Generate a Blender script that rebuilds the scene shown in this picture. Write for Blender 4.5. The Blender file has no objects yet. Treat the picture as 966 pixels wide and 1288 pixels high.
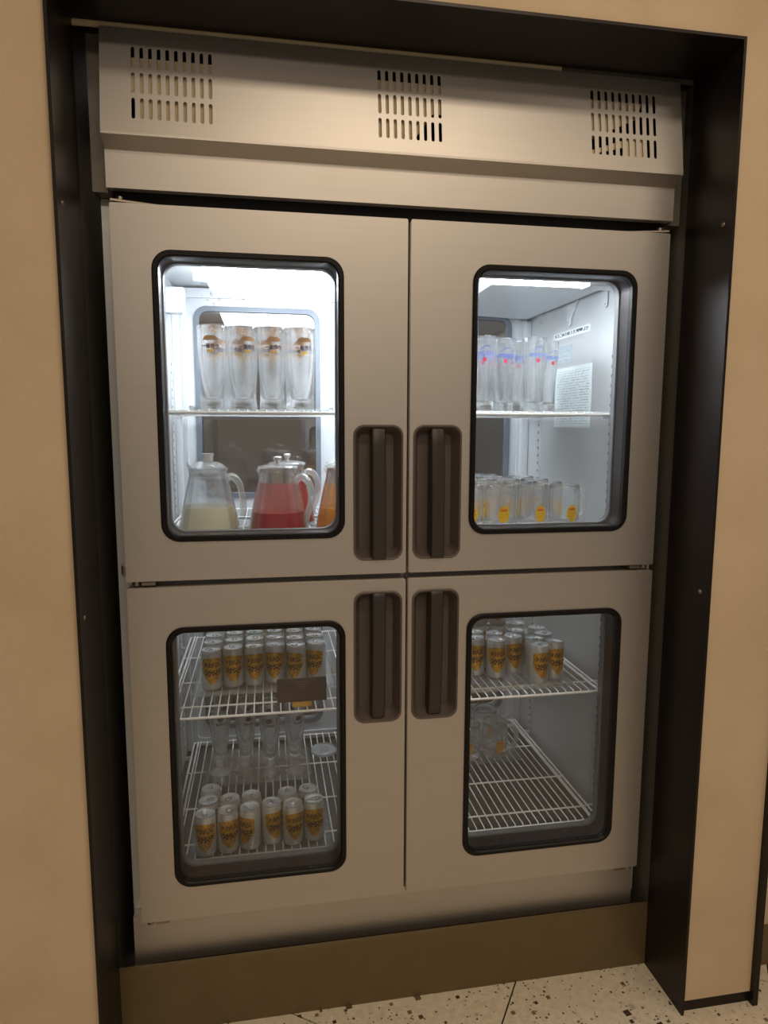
import bpy, bmesh, math, random
from mathutils import Vector, Matrix

random.seed(7)
S = bpy.context.scene
COL = S.collection

# ------------------------------------------------------------------ camera
FPX = 850.0                                   # focal length in pixels of a 966 x 1288 frame
cam_d = bpy.data.cameras.new('camera')
cam = bpy.data.objects.new('camera', cam_d)
COL.objects.link(cam)
cam_d.sensor_fit = 'VERTICAL'
cam_d.sensor_height = 24.0
cam_d.lens = FPX / 1288.0 * 24.0
cam_d.clip_start = 0.05


def cam_rot(a, b, c):
    return Matrix.Rotation(a, 3, 'Z') @ Matrix.Rotation(b, 3, 'X') @ Matrix.Rotation(c, 3, 'Y')


Rm = cam_rot(-0.1725, -0.1255, -0.0031)
right, fwd, up = Rm.col[0], Rm.col[1], Rm.col[2]
M3 = Matrix((right, up, -fwd)).transposed()
cam.matrix_world = Matrix.Translation((-0.3069, -1.4551, 1.3815)) @ M3.to_4x4()
S.camera = cam

# ------------------------------------------------------------------ world, exposure
S.view_settings.view_transform = 'Standard'
S.view_settings.look = 'None'
S.view_settings.gamma = 1.0
S.view_settings.use_curve_mapping = False
S.view_settings.exposure = 0.0
S.cycles.transparent_max_bounces = 80
S.cycles.max_bounces = 32
S.cycles.glossy_bounces = 6
S.cycles.transmission_bounces = 32

W = bpy.data.worlds.new('world')
S.world = W
W.use_nodes = True
bg = W.node_tree.nodes['Background']
bg.inputs[0].default_value = (1.0, 0.85, 0.70, 1)
bg.inputs[1].default_value = 0.22


def area(name, loc, size, sy, power, col, rot=(0, 0, 0)):
    l = bpy.data.lights.new(name, 'AREA')
    l.shape = 'RECTANGLE'
    l.size = size
    l.size_y = sy
    l.energy = power
    l.color = col
    o = bpy.data.objects.new(name, l)
    COL.objects.link(o)
    o.location = loc
    o.rotation_euler = rot
    return o


WARM = (1.0, 0.82, 0.62)
area('ceiling_lamp_light', (0.15, -1.20, 2.80), 0.9, 0.26, 10.5, WARM)
area('ceiling_lamp_light', (-0.3, -2.7, 2.80), 1.3, 0.5, 21, WARM)  # added unseen lamp that softens the room light
area('ceiling_lamp_light', (1.4, -1.7, 2.80), 0.6, 0.3, 7, WARM)
area('kitchen_fill_light', (-0.2, 1.75, 2.8), 1.2, 0.4, 14, (1.0, 0.88, 0.78))  # added unseen lamp to lighten the rear windows and lower interior


# ------------------------------------------------------------------ materials
def srgb(r, g, b):
    def f(c):
        c /= 255.0
        return c / 12.92 if c <= 0.04045 else ((c + 0.055) / 1.055) ** 2.4
    return (f(r), f(g), f(b), 1)


class NT:
    def __init__(self, name):
        self.m = bpy.data.materials.new(name)
        self.m.use_nodes = True
        self.t = self.m.node_tree
        self.b = self.t.nodes.get('Principled BSDF')
        self.out = self.t.nodes.get('Material Output')

    def n(self, typ, **kw):
        nd = self.t.nodes.new(typ)
        for k, v in kw.items():
            if hasattr(nd, k) and not k[0].isupper():
                setattr(nd, k, v)
            else:
                nd.inputs[k].default_value = v
        return nd

    def l(self, a, b):
        self.t.links.new(a, b)

    def math(self, op, a, b=None, clamp=False):
        nd = self.t.nodes.new('ShaderNodeMath')
        nd.operation = op
        nd.use_clamp = clamp
        for i, v in enumerate((a, b)):
            if v is None:
                continue
            if isinstance(v, (int, float)):
                nd.inputs[i].default_value = v
            else:
                self.l(v, nd.inputs[i])
        return nd.outputs[0]

    def ramp(self, fac, stops):
        r = self.t.nodes.new('ShaderNodeValToRGB')
        e = r.color_ramp.elements
        while len(e) < len(stops):
            e.new(0.5)
        for el, (p, c) in zip(e, stops):
            el.position = p
            el.color = c
        self.l(fac, r.inputs[0])
        return r.outputs[0]


def plain(name, col, rough=0.5, metal=0.0, spec=0.5, noise=0.0, scale=30, bump=0.0, trans=0.0):
    t = NT(name)
    b = t.b
    b.inputs['Roughness'].default_value = rough
    b.inputs['Metallic'].default_value = metal
    b.inputs['Specular IOR Level'].default_value = spec
    b.inputs['Base Color'].default_value = col
    if noise or bump:
        co = t.n('ShaderNodeTexCoord')
        nz = t.n('ShaderNodeTexNoise', Scale=scale, Detail=4.0)
        t.l(co.outputs['Object'], nz.inputs['Vector'])
        if noise:
            a = tuple(c * (1 - noise) for c in col[:3]) + (1,)
            d = tuple(min(1, c * (1 + noise)) for c in col[:3]) + (1,)
            t.l(t.ramp(nz.outputs[0], [(0.3, a), (0.7, d)]), b.inputs['Base Color'])
        if bump:
            bp = t.n('ShaderNodeBump', Strength=bump, Distance=0.002)
            t.l(nz.outputs[0], bp.inputs['Height'])
            t.l(bp.outputs[0], b.inputs['Normal'])
    return t.m


def brushed(name, col, rough, axis=0, metal=1.0, var=0.025):
    t = NT(name)
    b = t.b
    co = t.n('ShaderNodeTexCoord')
    mp = t.n('ShaderNodeMapping')
    sc = [260, 260, 260]
    sc[axis] = 3
    mp.inputs['Scale'].default_value = sc
    t.l(co.outputs['Object'], mp.inputs['Vector'])
    nz = t.n('ShaderNodeTexNoise', Scale=1.0, Detail=3.0)
    t.l(mp.outputs[0], nz.inputs['Vector'])
    nz2 = t.n('ShaderNodeTexNoise', Scale=3.0, Detail=3.0)
    t.l(co.outputs['Object'], nz2.inputs['Vector'])
    a = tuple(c * (1 - var) for c in col[:3]) + (1,)
    d = tuple(min(1, c * (1 + var)) for c in col[:3]) + (1,)
    t.l(t.ramp(nz.outputs[0], [(0.3, a), (0.7, d)]), b.inputs['Base Color'])
    t.l(t.math('ADD', t.math('MULTIPLY', nz2.outputs[0], 0.10), rough - 0.05), b.inputs['Roughness'])
    b.inputs['Metallic'].default_value = metal
    return t.m


def thin_glass(name, tint=(0.97, 0.985, 0.98), base=0.05, edge=0.75, power=3.5, rough=0.0, gcol=(1, 1, 1), diffuse=0.0, dcol=(0.9, 0.93, 0.95)):
    t = NT(name)
    t.t.nodes.remove(t.b)
    lw = t.n('ShaderNodeLayerWeight', Blend=0.5)
    f = t.math('POWER', lw.outputs['Facing'], power)
    f = t.math('ADD', t.math('MULTIPLY', f, edge), base, clamp=True)
    tr = t.n('ShaderNodeBsdfTransparent')
    tr.inputs[0].default_value = tint + (1,)
    gl = t.n('ShaderNodeBsdfGlossy')
    gl.inputs['Roughness'].default_value = rough
    gl.inputs['Color'].default_value = gcol + (1,)
    mx = t.n('ShaderNodeMixShader')
    t.l(f, mx.inputs[0])
    t.l(tr.outputs[0], mx.inputs[1])
    t.l(gl.outputs[0], mx.inputs[2])
    res = mx.outputs[0]
    if diffuse:
        df = t.n('ShaderNodeBsdfDiffuse')
        df.inputs[0].default_value = dcol + (1,)
        tl = t.n('ShaderNodeBsdfTranslucent')
        tl.inputs[0].default_value = dcol + (1,)
        m0 = t.n('ShaderNodeMixShader')
        m0.inputs[0].default_value = 0.5
        t.l(df.outputs[0], m0.inputs[1])
        t.l(tl.outputs[0], m0.inputs[2])
        m2 = t.n('ShaderNodeMixShader')
        m2.inputs[0].default_value = diffuse
        t.l(res, m2.inputs[1])
        t.l(m0.outputs[0], m2.inputs[2])
        res = m2.outputs[0]
    t.l(res, t.out.inputs[0])
    return t.m


def refr_glass(name, ior=1.45, clear=0.25):
    t = NT(name)
    t.t.nodes.remove(t.b)
    g = t.n('ShaderNodeBsdfGlass', IOR=ior, Roughness=0.0)
    tr = t.n('ShaderNodeBsdfTransparent')
    mx = t.n('ShaderNodeMixShader')
    mx.inputs[0].default_value = clear
    t.l(g.outputs[0], mx.inputs[1])
    t.l(tr.outputs[0], mx.inputs[2])
    t.l(mx.outputs[0], t.out.inputs[0])
    return t.m


def emit(name, col, strength):
    t = NT(name)
    t.b.inputs['Base Color'].default_value = (0.8, 0.8, 0.8, 1)
    t.b.inputs['Emission Color'].default_value = col + (1,)
    t.b.inputs['Emission Strength'].default_value = strength
    return t.m


def liquid(name, col, trans=0.35, rough=0.15):
    t = NT(name)
    t.t.nodes.remove(t.b)
    p = t.n('ShaderNodeBsdfPrincipled')
    p.inputs['Base Color'].default_value = col
    p.inputs['Roughness'].default_value = rough
    tl = t.n('ShaderNodeBsdfTranslucent')
    tl.inputs[0].default_value = col
    mx = t.n('ShaderNodeMixShader')
    mx.inputs[0].default_value = trans
    t.l(p.outputs[0], mx.inputs[1])
    t.l(tl.outputs[0], mx.inputs[2])
    t.l(mx.outputs[0], t.out.inputs[0])
    return t.m


def print_strokes(name, paper, ink, rows, cells, amount=0.5, rough=0.5, margin=0.06, coord='Generated', axes=(0, 2), metal=0.0):
    """small illegible print: rows of letter-like strokes on a plain sheet"""
    t = NT(name)
    co = t.n('ShaderNodeTexCoord')
    sp = t.n('ShaderNodeSeparateXYZ')
    t.l(co.outputs[coord], sp.inputs[0])
    u, v = sp.outputs[axes[0]], sp.outputs[axes[1]]
    fr = t.math('FRACT', t.math('MULTIPLY', v, rows))
    line = t.math('MULTIPLY', t.math('GREATER_THAN', fr, 0.30), t.math('LESS_THAN', fr, 0.78))
    cb = t.n('ShaderNodeCombineXYZ')
    t.l(t.math('MULTIPLY', u, cells), cb.inputs[0])
    t.l(t.math('MULTIPLY', v, rows * 2.5), cb.inputs[1])
    nz = t.n('ShaderNodeTexNoise', Scale=1.0, Detail=1.0)
    t.l(cb.outputs[0], nz.inputs['Vector'])
    ink_f = t.math('GREATER_THAN', nz.outputs[0], 1 - amount)
    inu = t.math('MULTIPLY', t.math('GREATER_THAN', u, margin), t.math('LESS_THAN', u, 1 - margin))
    inv = t.math('MULTIPLY', t.math('GREATER_THAN', v, margin), t.math('LESS_THAN', v, 1 - margin))
    f = t.math('MULTIPLY', t.math('MULTIPLY', line, ink_f), t.math('MULTIPLY', inu, inv))
    mx = t.n('ShaderNodeMix', data_type='RGBA')
    t.l(f, mx.inputs[0])
    mx.inputs[6].default_value = paper
    mx.inputs[7].default_value = ink
    t.l(mx.outputs[2], t.b.inputs['Base Color'])
    t.b.inputs['Roughness'].default_value = rough
    t.b.inputs['Metallic'].default_value = metal
    return t.m


def plaster(name):
    t = NT(name)
    co = t.n('ShaderNodeTexCoord')
    n1 = t.n('ShaderNodeTexNoise', Scale=5.0, Detail=6.0, Roughness=0.6)
    n2 = t.n('ShaderNodeTexNoise', Scale=90.0, Detail=4.0)
    t.l(co.outputs['Object'], n1.inputs['Vector'])
    t.l(co.outputs['Object'], n2.inputs['Vector'])
    c = t.ramp(n1.outputs[0], [(0.25, srgb(205, 183, 151)), (0.5, srgb(214, 192, 161)), (0.8, srgb(221, 200, 171))])
    t.l(c, t.b.inputs['Base Color'])
    t.b.inputs['Roughness'].default_value = 0.85
    t.b.inputs['Specular IOR Level'].default_value = 0.2
    bp = t.n('ShaderNodeBump', Strength=0.25, Distance=0.002)
    t.l(t.math('ADD', n2.outputs[0], t.math('MULTIPLY', n1.outputs[0], 2.0)), bp.inputs['Height'])
    t.l(bp.outputs[0], t.b.inputs['Normal'])
    return t.m


def terrazzo(name):
    t = NT(name)
    co = t.n('ShaderNodeTexCoord')
    nz = t.n('ShaderNodeTexNoise', Scale=60.0, Detail=2.0)
    t.l(co.outputs['Object'], nz.inputs['Vector'])
    base = t.ramp(nz.outputs[0], [(0.35, srgb(222, 209, 186)), (0.65, srgb(236, 224, 204))])

    def chips(scale, thr, size, stops, prev):
        vo = t.n('ShaderNodeTexVoronoi', Scale=scale, distance='MANHATTAN')
        t.l(co.outputs['Object'], vo.inputs['Vector'])
        sp = t.n('ShaderNodeSeparateColor')
        t.l(vo.outputs['Color'], sp.inputs[0])
        on = t.math('GREATER_THAN', sp.outputs[0], thr)
        sz = t.math('MULTIPLY', sp.outputs[2], size)
        f = t.math('MULTIPLY', on, t.math('LESS_THAN', vo.outputs['Distance'], sz))
        mx = t.n('ShaderNodeMix', data_type='RGBA')
        t.l(f, mx.inputs[0])
        t.l(prev, mx.inputs[6])
        t.l(t.ramp(sp.outputs[1], stops), mx.inputs[7])
        return mx.outputs[2]
    st = [(0.0, srgb(60, 48, 38)), (0.4, srgb(105, 85, 66)), (0.7, srgb(150, 128, 100)), (0.9, srgb(235, 225, 205))]
    c = chips(170, 0.72, 0.6, st, base)
    c = chips(75, 0.72, 0.55, st, c)
    c = chips(42, 0.80, 0.5, st, c)
    t.l(c, t.b.inputs['Base Color'])
    t.b.inputs['Roughness'].default_value = 0.45
    return t.m


def can_paint(name):
    """silver can body with a gold pointed shield and dark lettering strokes, in the can's own coordinates"""
    t = NT(name)
    co = t.n('ShaderNodeTexCoord')
    sp = t.n('ShaderNodeSeparateXYZ')
    t.l(co.outputs['Object'], sp.inputs[0])
    x, y, z = sp.outputs
    ang = t.math('ARCTAN2', x, t.math('MULTIPLY', y, -1.0))          # 0 on the front (-y)
    aa = t.math('ABSOLUTE', ang)
    # half width of the shield by height: straight sides down to z=0.045, then a point at 0.022
    hw = t.math('MULTIPLY', t.math('POWER', t.math('MULTIPLY', t.math('MAXIMUM', t.math('SUBTRACT', z, 0.017), 0.0), 28.0), 0.62), 1.12)
    hw = t.math('MINIMUM', hw, 1.12)
    top = t.math('LESS_THAN', t.math('ADD', z, t.math('MULTIPLY', t.math('POWER', aa, 2.0), 0.004)), 0.0875)
    ins = t.math('MULTIPLY', t.math('LESS_THAN', aa, hw), top)
    # two of these shields round the can
    aa2 = t.math('ABSOLUTE', t.math('SUBTRACT', aa, math.pi))
    ins2 = t.math('MULTIPLY', t.math('LESS_THAN', aa2, hw), top)
    ins = t.math('MAXIMUM', ins, ins2)
    # ragged lettering
    cb = t.n('ShaderNodeCombineXYZ')
    t.l(t.math('MULTIPLY', ang, 5.5), cb.inputs[0])
    t.l(t.math('MULTIPLY', z, 190.0), cb.inputs[1])
    nz = t.n('ShaderNodeTexNoise', Scale=1.0, Detail=1.5)
    t.l(cb.outputs[0], nz.inputs['Vector'])
    band1 = t.math('MULTIPLY', t.math('GREATER_THAN', z, 0.040), t.math('LESS_THAN', z, 0.056))
    band2 = t.math('MULTIPLY', t.math('GREATER_THAN', z, 0.063), t.math('LESS_THAN', z, 0.076))
    band = t.math('MAXIMUM', band1, t.math('MULTIPLY', band2, 0.8))
    ink = t.math('MULTIPLY', t.math('GREATER_THAN', nz.outputs[0], 0.47), band)
    ink = t.math('MULTIPLY', ink, t.math('LESS_THAN', t.math('MINIMUM', aa, aa2), t.math('MULTIPLY', hw, 0.8)))
    nz3 = t.n('ShaderNodeTexNoise', Scale=120.0, Detail=2.0)
    t.l(co.outputs['Object'], nz3.inputs['Vector'])
    gold = t.ramp(nz3.outputs[0], [(0.3, srgb(160, 110, 8)), (0.7, srgb(214, 162, 32))])
    m1 = t.n('ShaderNodeMix', data_type='RGBA')
    t.l(ins, m1.inputs[0])
    m1.inputs[6].default_value = srgb(196, 196, 194)
    t.l(gold, m1.inputs[7])
    m2 = t.n('ShaderNodeMix', data_type='RGBA')
    t.l(ink, m2.inputs[0])
    t.l(m1.outputs[2], m2.inputs[6])
    m2.inputs[7].default_value = srgb(60, 40, 10)
    t.l(m2.outputs[2], t.b.inputs['Base Color'])
    t.b.inputs['Metallic'].default_value = 0.55
    t.b.inputs['Roughness'].default_value = 0.32
    return t.m


M = {}
M['plaster'] = plaster('plaster')
M['terrazzo'] = terrazzo('terrazzo')
M['grout'] = plain('grout', srgb(46, 38, 32), 0.9)
M['bronze'] = plain('bronze_steel', srgb(117, 100, 70), 0.45, 0.4, noise=0.05, scale=14)
M['lining'] = plain('grey_lining', srgb(112, 106, 98), 0.38, 0.35, noise=0.04, scale=8)
M['dark_steel'] = plain('near_black_steel', srgb(38, 32, 30), 0.4, 0.5, noise=0.08, scale=14)  # near-black, much darker than the bronze of the kick plates
M['steel'] = brushed('satin_steel', srgb(205, 200, 194), 0.50, 0)
M['steel_v'] = brushed('satin_steel_inner', srgb(214, 216, 218), 0.38, 0, metal=0.55)
M['steel_dark'] = brushed('steel_dark', srgb(130, 128, 126), 0.4, 0)
M['hinge'] = plain('hinge_metal', srgb(150, 140, 128), 0.35, 0.9)
M['black'] = plain('black_rubber', srgb(20, 17, 18), 0.4, spec=0.25)
M['reveal'] = plain('dark_brown_reveal', srgb(76, 70, 70), 0.28, 0.9)
M['silver_frame'] = plain('grey_inner_frame', srgb(120, 121, 126), 0.4, 0.3)
M['gap'] = plain('seal_and_gap_shade', srgb(28, 28, 32), 0.7)  # dark grey of the door seals, also painted as shade in gaps
M['handle_pocket'] = plain('handle_pocket_plastic', srgb(94, 84, 79), 0.42, noise=0.04)
M['handle'] = plain('handle_plastic', srgb(54, 48, 46), 0.38)
M['white'] = plain('white_plastic', srgb(200, 203, 207), 0.4)
M['white_wire'] = plain('white_coated_wire', srgb(236, 236, 236), 0.35)
M['blue_gasket'] = plain('blue_grey_gasket', srgb(104, 111, 122), 0.5)
M['lamp'] = emit('lamp_diffuser', (0.88, 0.95, 1.0), 21.0)
M['lamp_bar'] = emit('lamp_bar_diffuser', (0.88, 0.95, 1.0), 34.0)
M['pane'] = thin_glass('door_pane', (0.99, 0.995, 0.995), 0.016, 0.5, 4.0)
M['back_pane'] = thin_glass('back_pane', (0.9, 0.92, 0.93), 0.09, 0.7, 3.0)
M['glass'] = refr_glass('drinking_glass')
M['glass_thick'] = refr_glass('jug_glass', 1.35, 0.35)
M['glass_handle'] = thin_glass('glass_handle', (0.93, 0.95, 0.96), 0.18, 0.8, 1.5, 0.04, diffuse=0.22)
M['acrylic'] = thin_glass('clear_acrylic', (0.96, 0.97, 0.97), 0.05, 0.5, 2.5, 0.05, diffuse=0.05)
M['frosted'] = thin_glass('frosted_plastic', (0.9, 0.93, 0.95), 0.08, 0.5, 2.0, 0.15, diffuse=0.30)
M['can'] = can_paint('can_paint')
M['can_end'] = plain('can_end_aluminium', srgb(215, 218, 220), 0.32, 0.75)
M['milk'] = liquid('pale_yellow_drink', srgb(250, 246, 224), 0.4)
M['red'] = liquid('red_juice', srgb(196, 58, 58), 0.3)
M['orange'] = liquid('orange_tea', srgb(246, 188, 92), 0.45)
M['pink_film'] = thin_glass('pink_residue', (0.97, 0.80, 0.78), 0.03, 0.3, 3.0, 0.2, diffuse=0.16, dcol=(0.92, 0.56, 0.53))
M['orange_film'] = thin_glass('orange_residue', (0.98, 0.9, 0.78), 0.03, 0.3, 3.0, 0.2, diffuse=0.25, dcol=(0.85, 0.62, 0.34))
M['clear_lid'] = thin_glass('clear_lid', (0.95, 0.96, 0.97), 0.08, 0.6, 2.0, 0.08, diffuse=0.22)
M['chrome'] = plain('chrome', srgb(225, 225, 225), 0.12, 1.0)
M['ink_brown'] = plain('brown_gold_ink', srgb(190, 138, 92), 0.5, noise=0.2, scale=200)
M['ink_gold'] = plain('gold_ink', srgb(240, 190, 100), 0.45)
M['ink_dark'] = plain('dark_ink', srgb(62, 50, 64), 0.5)
M['ink_blue'] = plain('blue_ink', srgb(74, 98, 200), 0.5)
M['ink_red'] = plain('red_ink', srgb(226, 60, 84), 0.5)
M['ink_orange'] = plain('orange_ink', srgb(222, 110, 40), 0.5)
M['ink_white'] = plain('white_ink', srgb(226, 215, 200), 0.5)
M['label_yellow'] = print_strokes('yellow_label', srgb(238, 190, 28), srgb(150, 90, 20), 5, 9, 0.42, margin=0.14)
M['label_amber'] = print_strokes('amber_label', srgb(206, 160, 60), srgb(120, 82, 30), 5, 9, 0.45, margin=0.14)
M['paper'] = print_strokes('notice_paper', srgb(226, 234, 236), srgb(96, 110, 116), 24, 46, 0.44, 0.6, axes=(1, 2))
M['sticker'] = print_strokes('serial_sticker', srgb(232, 238, 240), srgb(64, 74, 82), 1, 42, 0.5, 0.5, margin=0.04, axes=(1, 2))
M['stamp'] = print_strokes('faint_stamp', srgb(176, 186, 194), srgb(118, 128, 138), 4, 30, 0.42, 0.5, axes=(1, 2))
M['plaque'] = plain('brown_plaque', srgb(66, 45, 42), 0.45, noise=0.05)
M['brass'] = plain('brass', srgb(206, 168, 88), 0.28, 0.95)
M['board'] = plain('beige_board', srgb(214, 198, 166), 0.8, noise=0.05)
M['light_board'] = plain('cream_board', srgb(226, 210, 172), 0.8)
M['kitchen_wall'] = plain('kitchen_wall', srgb(150, 138, 128), 0.7, noise=0.06, scale=3)
M['ceiling'] = plain('ceiling_paint', srgb(225, 215, 200), 0.9)
M['slot'] = plain('slot_dark', srgb(60, 64, 70), 0.6)


# ------------------------------------------------------------------ mesh helpers
def new_obj(name, me, mat, parent=None, loc=(0, 0, 0), rot=(0, 0, 0)):
    if mat is not None and len(me.materials) == 0:
        me.materials.append(mat)
    o = bpy.data.objects.new(name, me)
    COL.objects.link(o)
    o.location = loc
    o.rotation_euler = rot
    if parent:
        o.parent = parent
    return o


def tag(o, label, cat=None, group=None, kind=None):
    if label:
        o['label'] = label
    if cat:
        o['category'] = cat
    if group:
        o['group'] = group
    if kind:
        o['kind'] = kind
    return o


def empty(name, loc, rz=0.0):
    o = bpy.data.objects.new(name, None)
    COL.objects.link(o)
    o.empty_display_size = 0.05
    o.location = loc
    o.rotation_euler = (0, 0, rz)
    return o


def copy_tree(o, parent=None):
    c = o.copy()
    COL.objects.link(c)
    c.parent = parent
    for ch in o.children:
        copy_tree(ch, c)
    return c


def to_mesh(bm, name, smooth=None):
    me = bpy.data.meshes.new(name)
    bmesh.ops.recalc_face_normals(bm, faces=bm.faces)
    bm.to_mesh(me)
    bm.free()
    if smooth is not None:
        me.polygons.foreach_set('use_smooth', [True] * len(me.polygons))
        try:
            me.set_sharp_from_angle(angle=math.radians(smooth))
        except Exception:
            pass
    return me


def add_box(bm, x0, x1, y0, y1, z0, z1, bevel=0.0, seg=2):
    r = bmesh.ops.create_cube(bm, size=1.0)
    vs = r['verts']
    for v in vs:
        v.co = Vector(((x0 + x1) / 2 + v.co.x * (x1 - x0), (y0 + y1) / 2 + v.co.y * (y1 - y0), (z0 + z1) / 2 + v.co.z * (z1 - z0)))
    if bevel:
        es = list({e for v in vs for e in v.link_edges})
        bmesh.ops.bevel(bm, geom=es, offset=bevel, segments=seg, affect='EDGES', profile=0.5)


def box_me(name, *a, bevel=0.0, seg=2):
    bm = bmesh.new()
    add_box(bm, *a, bevel=bevel, seg=seg)
    return to_mesh(bm, name, 40 if bevel else None)


def add_lathe(bm, prof, n=28, close_top=False, close_bot=False, cx=0, cy=0):
    rings = []
    for r, z in prof:
        if r < 1e-6:
            rings.append([bm.verts.new((cx, cy, z))])
        else:
            rings.append([bm.verts.new((cx + r * math.cos(2 * math.pi * i / n), cy + r * math.sin(2 * math.pi * i / n), z)) for i in range(n)])
    for a, b in zip(rings, rings[1:]):
        for i in range(n):
            j = (i + 1) % n
            if len(a) == 1 and len(b) == 1:
                continue
            if len(a) == 1:
                bm.faces.new((a[0], b[i], b[j]))
            elif len(b) == 1:
                bm.faces.new((a[i], a[j], b[0]))
            else:
                bm.faces.new((a[i], a[j], b[j], b[i]))
    if close_bot and len(rings[0]) > 1:
        bm.faces.new(rings[0])
    if close_top and len(rings[-1]) > 1:
        bm.faces.new(rings[-1])


def lathe_me(name, prof, n=28, smooth=50):
    bm = bmesh.new()
    add_lathe(bm, prof, n)
    return to_mesh(bm, name, smooth)


def add_tube(bm, pts, r, n=8, closed=False, rb=None):
    pts = [Vector(p) for p in pts]
    N = len(pts)
    prev = None
    rings = []
    for i, p in enumerate(pts):
        if closed:
            d = pts[(i + 1) % N] - pts[i - 1]
        else:
            d = pts[min(i + 1, N - 1)] - pts[max(i - 1, 0)]
        d.normalize()
        if prev is None:
            ref = Vector((0, 0, 1)) if abs(d.z) < 0.9 else Vector((1, 0, 0))
            u = d.cross(ref).normalized()
        else:
            u = (prev - d * prev.dot(d)).normalized()
        prev = u
        w = d.cross(u)
        r2 = rb if rb else r
        rings.append([bm.verts.new(p + u * (r * math.cos(2 * math.pi * k / n)) + w * (r2 * math.sin(2 * math.pi * k / n))) for k in range(n)])
    m = N if closed else N - 1
    for i in range(m):
        a, b = rings[i], rings[(i + 1) % N]
        for k in range(n):
            bm.faces.new((a[k], a[(k + 1) % n], b[(k + 1) % n], b[k]))
    if not closed:
        bm.faces.new(rings[0])
        bm.faces.new(list(reversed(rings[-1])))


def spline(ctrl, n=6):
    """Catmull-Rom through control points"""
    P = [Vector(c) for c in ctrl]
    P = [P[0] * 2 - P[1]] + P + [P[-1] * 2 - P[-2]]
    out = []
    for i in range(1, len(P) - 2):
        for k in range(n):
            t = k / n
            a, b, c, d = P[i - 1], P[i], P[i + 1], P[i + 2]
            out.append(0.5 * ((2 * b) + (c - a) * t + (2 * a - 5 * b + 4 * c - d) * t * t + (3 * b - a - 3 * c + d) * t ** 3))
    out.append(P[-2])
    return out


def rrect(x0, x1, z0, z1, r, n=7):
    pts = []
    for cx, cz, a0 in ((x1 - r, z1 - r, 0), (x0 + r, z1 - r, 90), (x0 + r, z0 + r, 180), (x1 - r, z0 + r, 270)):
        for k in range(n + 1):
            a = math.radians(a0 + 90 * k / n)
            pts.append((cx + r * math.cos(a), cz + r * math.sin(a)))
    return pts


def add_ring(bm, outer, inner, y0, y1):
    """ring between two matching xz outlines, from y0 (front) to y1"""
    n = len(outer)
    v = [[bm.verts.new((p[0], y, p[1])) for p in loop] for loop, y in ((outer, y0), (inner, y0), (inner, y1), (outer, y1))]
    for a in range(4):
        A, B = v[a], v[(a + 1) % 4]
        for i in range(n):
            j = (i + 1) % n
            bm.faces.new((A[i], A[j], B[j], B[i]))


def ring_me(name, outer, inner, y0, y1, smooth=40):
    bm = bmesh.new()
    add_ring(bm, outer, inner, y0, y1)
    return to_mesh(bm, name, smooth)


def plate_holes(name, outline, holes, y0, y1):
    """xz sheet with holes, extruded from y0 to y1 (through a filled 2D curve)"""
    cu = bpy.data.curves.new(name, 'CURVE')
    cu.dimensions = '2D'
    cu.fill_mode = 'BOTH'
    cu.extrude = (y1 - y0) / 2
    for loop in [outline] + holes:
        sp = cu.splines.new('POLY')
        sp.points.add(len(loop) - 1)
        for p, q in zip(sp.points, loop):
            p.co = (q[0], q[1], 0, 1)
        sp.use_cyclic_u = True
    tmp = bpy.data.objects.new('tmp', cu)
    COL.objects.link(tmp)
    dg = bpy.context.evaluated_depsgraph_get()
    me = bpy.data.meshes.new_from_object(tmp.evaluated_get(dg))
    bpy.data.objects.remove(tmp)
    bpy.data.curves.remove(cu)
    for v in me.vertices:
        x, z, e = v.co
        v.co = (x, (y0 + y1) / 2 - e, z)
    bm = bmesh.new()
    bm.from_mesh(me)
    bmesh.ops.remove_doubles(bm, verts=bm.verts, dist=1e-6)
    bmesh.ops.recalc_face_normals(bm, faces=bm.faces)
    bm.to_mesh(me)
    bm.free()
    me.materials.clear()
    me.name = name
    return me


def pane_me(name, x0, x1, z0, z1, r, y0, y1):
    return plate_holes(name, rrect(x0, x1, z0, z1, r), [], y0, y1)


def flat_shape(shapes, thick=0.0):
    """list of 2D outlines -> bmesh of flat faces in xz (y = 0)"""
    bm = bmesh.new()
    for s in shapes:
        vs = [bm.verts.new((p[0], 0, p[1])) for p in s]
        bm.faces.new(vs)
    bmesh.ops.triangulate(bm, faces=bm.faces)
    return bm


def wrap(bm, radius, off=0.0006, cut=0.004):
    """wrap a flat xz shape round a vertical cylinder; radius is a number or a function of z"""
    rf = radius if callable(radius) else (lambda z: radius)
    for _ in range(3):
        es = [e for e in bm.edges if e.calc_length() > cut]
        if not es:
            break
        bmesh.ops.subdivide_edges(bm, edges=es, cuts=1)
        bmesh.ops.triangulate(bm, faces=bm.faces)
    for v in bm.verts:
        r = rf(v.co.z) + off
        a = v.co.x / r
        v.co = Vector((r * math.sin(a), -r * math.cos(a), v.co.z))
    return bm


def text_bm(txt, size):
    cu = bpy.data.curves.new('t', 'FONT')
    cu.body = txt
    cu.size = size
    cu.align_x = 'CENTER'
    cu.resolution_u = 3
    cu.offset = size * 0.007
    tmp = bpy.data.objects.new('tmp', cu)
    COL.objects.link(tmp)
    dg = bpy.context.evaluated_depsgraph_get()
    me = bpy.data.meshes.new_from_object(tmp.evaluated_get(dg))
    bpy.data.objects.remove(tmp)
    bpy.data.curves.remove(cu)
    bm = bmesh.new()
    bm.from_mesh(me)
    bpy.data.meshes.remove(me)
    for v in bm.verts:
        v.co = Vector((v.co.x, 0, v.co.y))
    return bm


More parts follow.
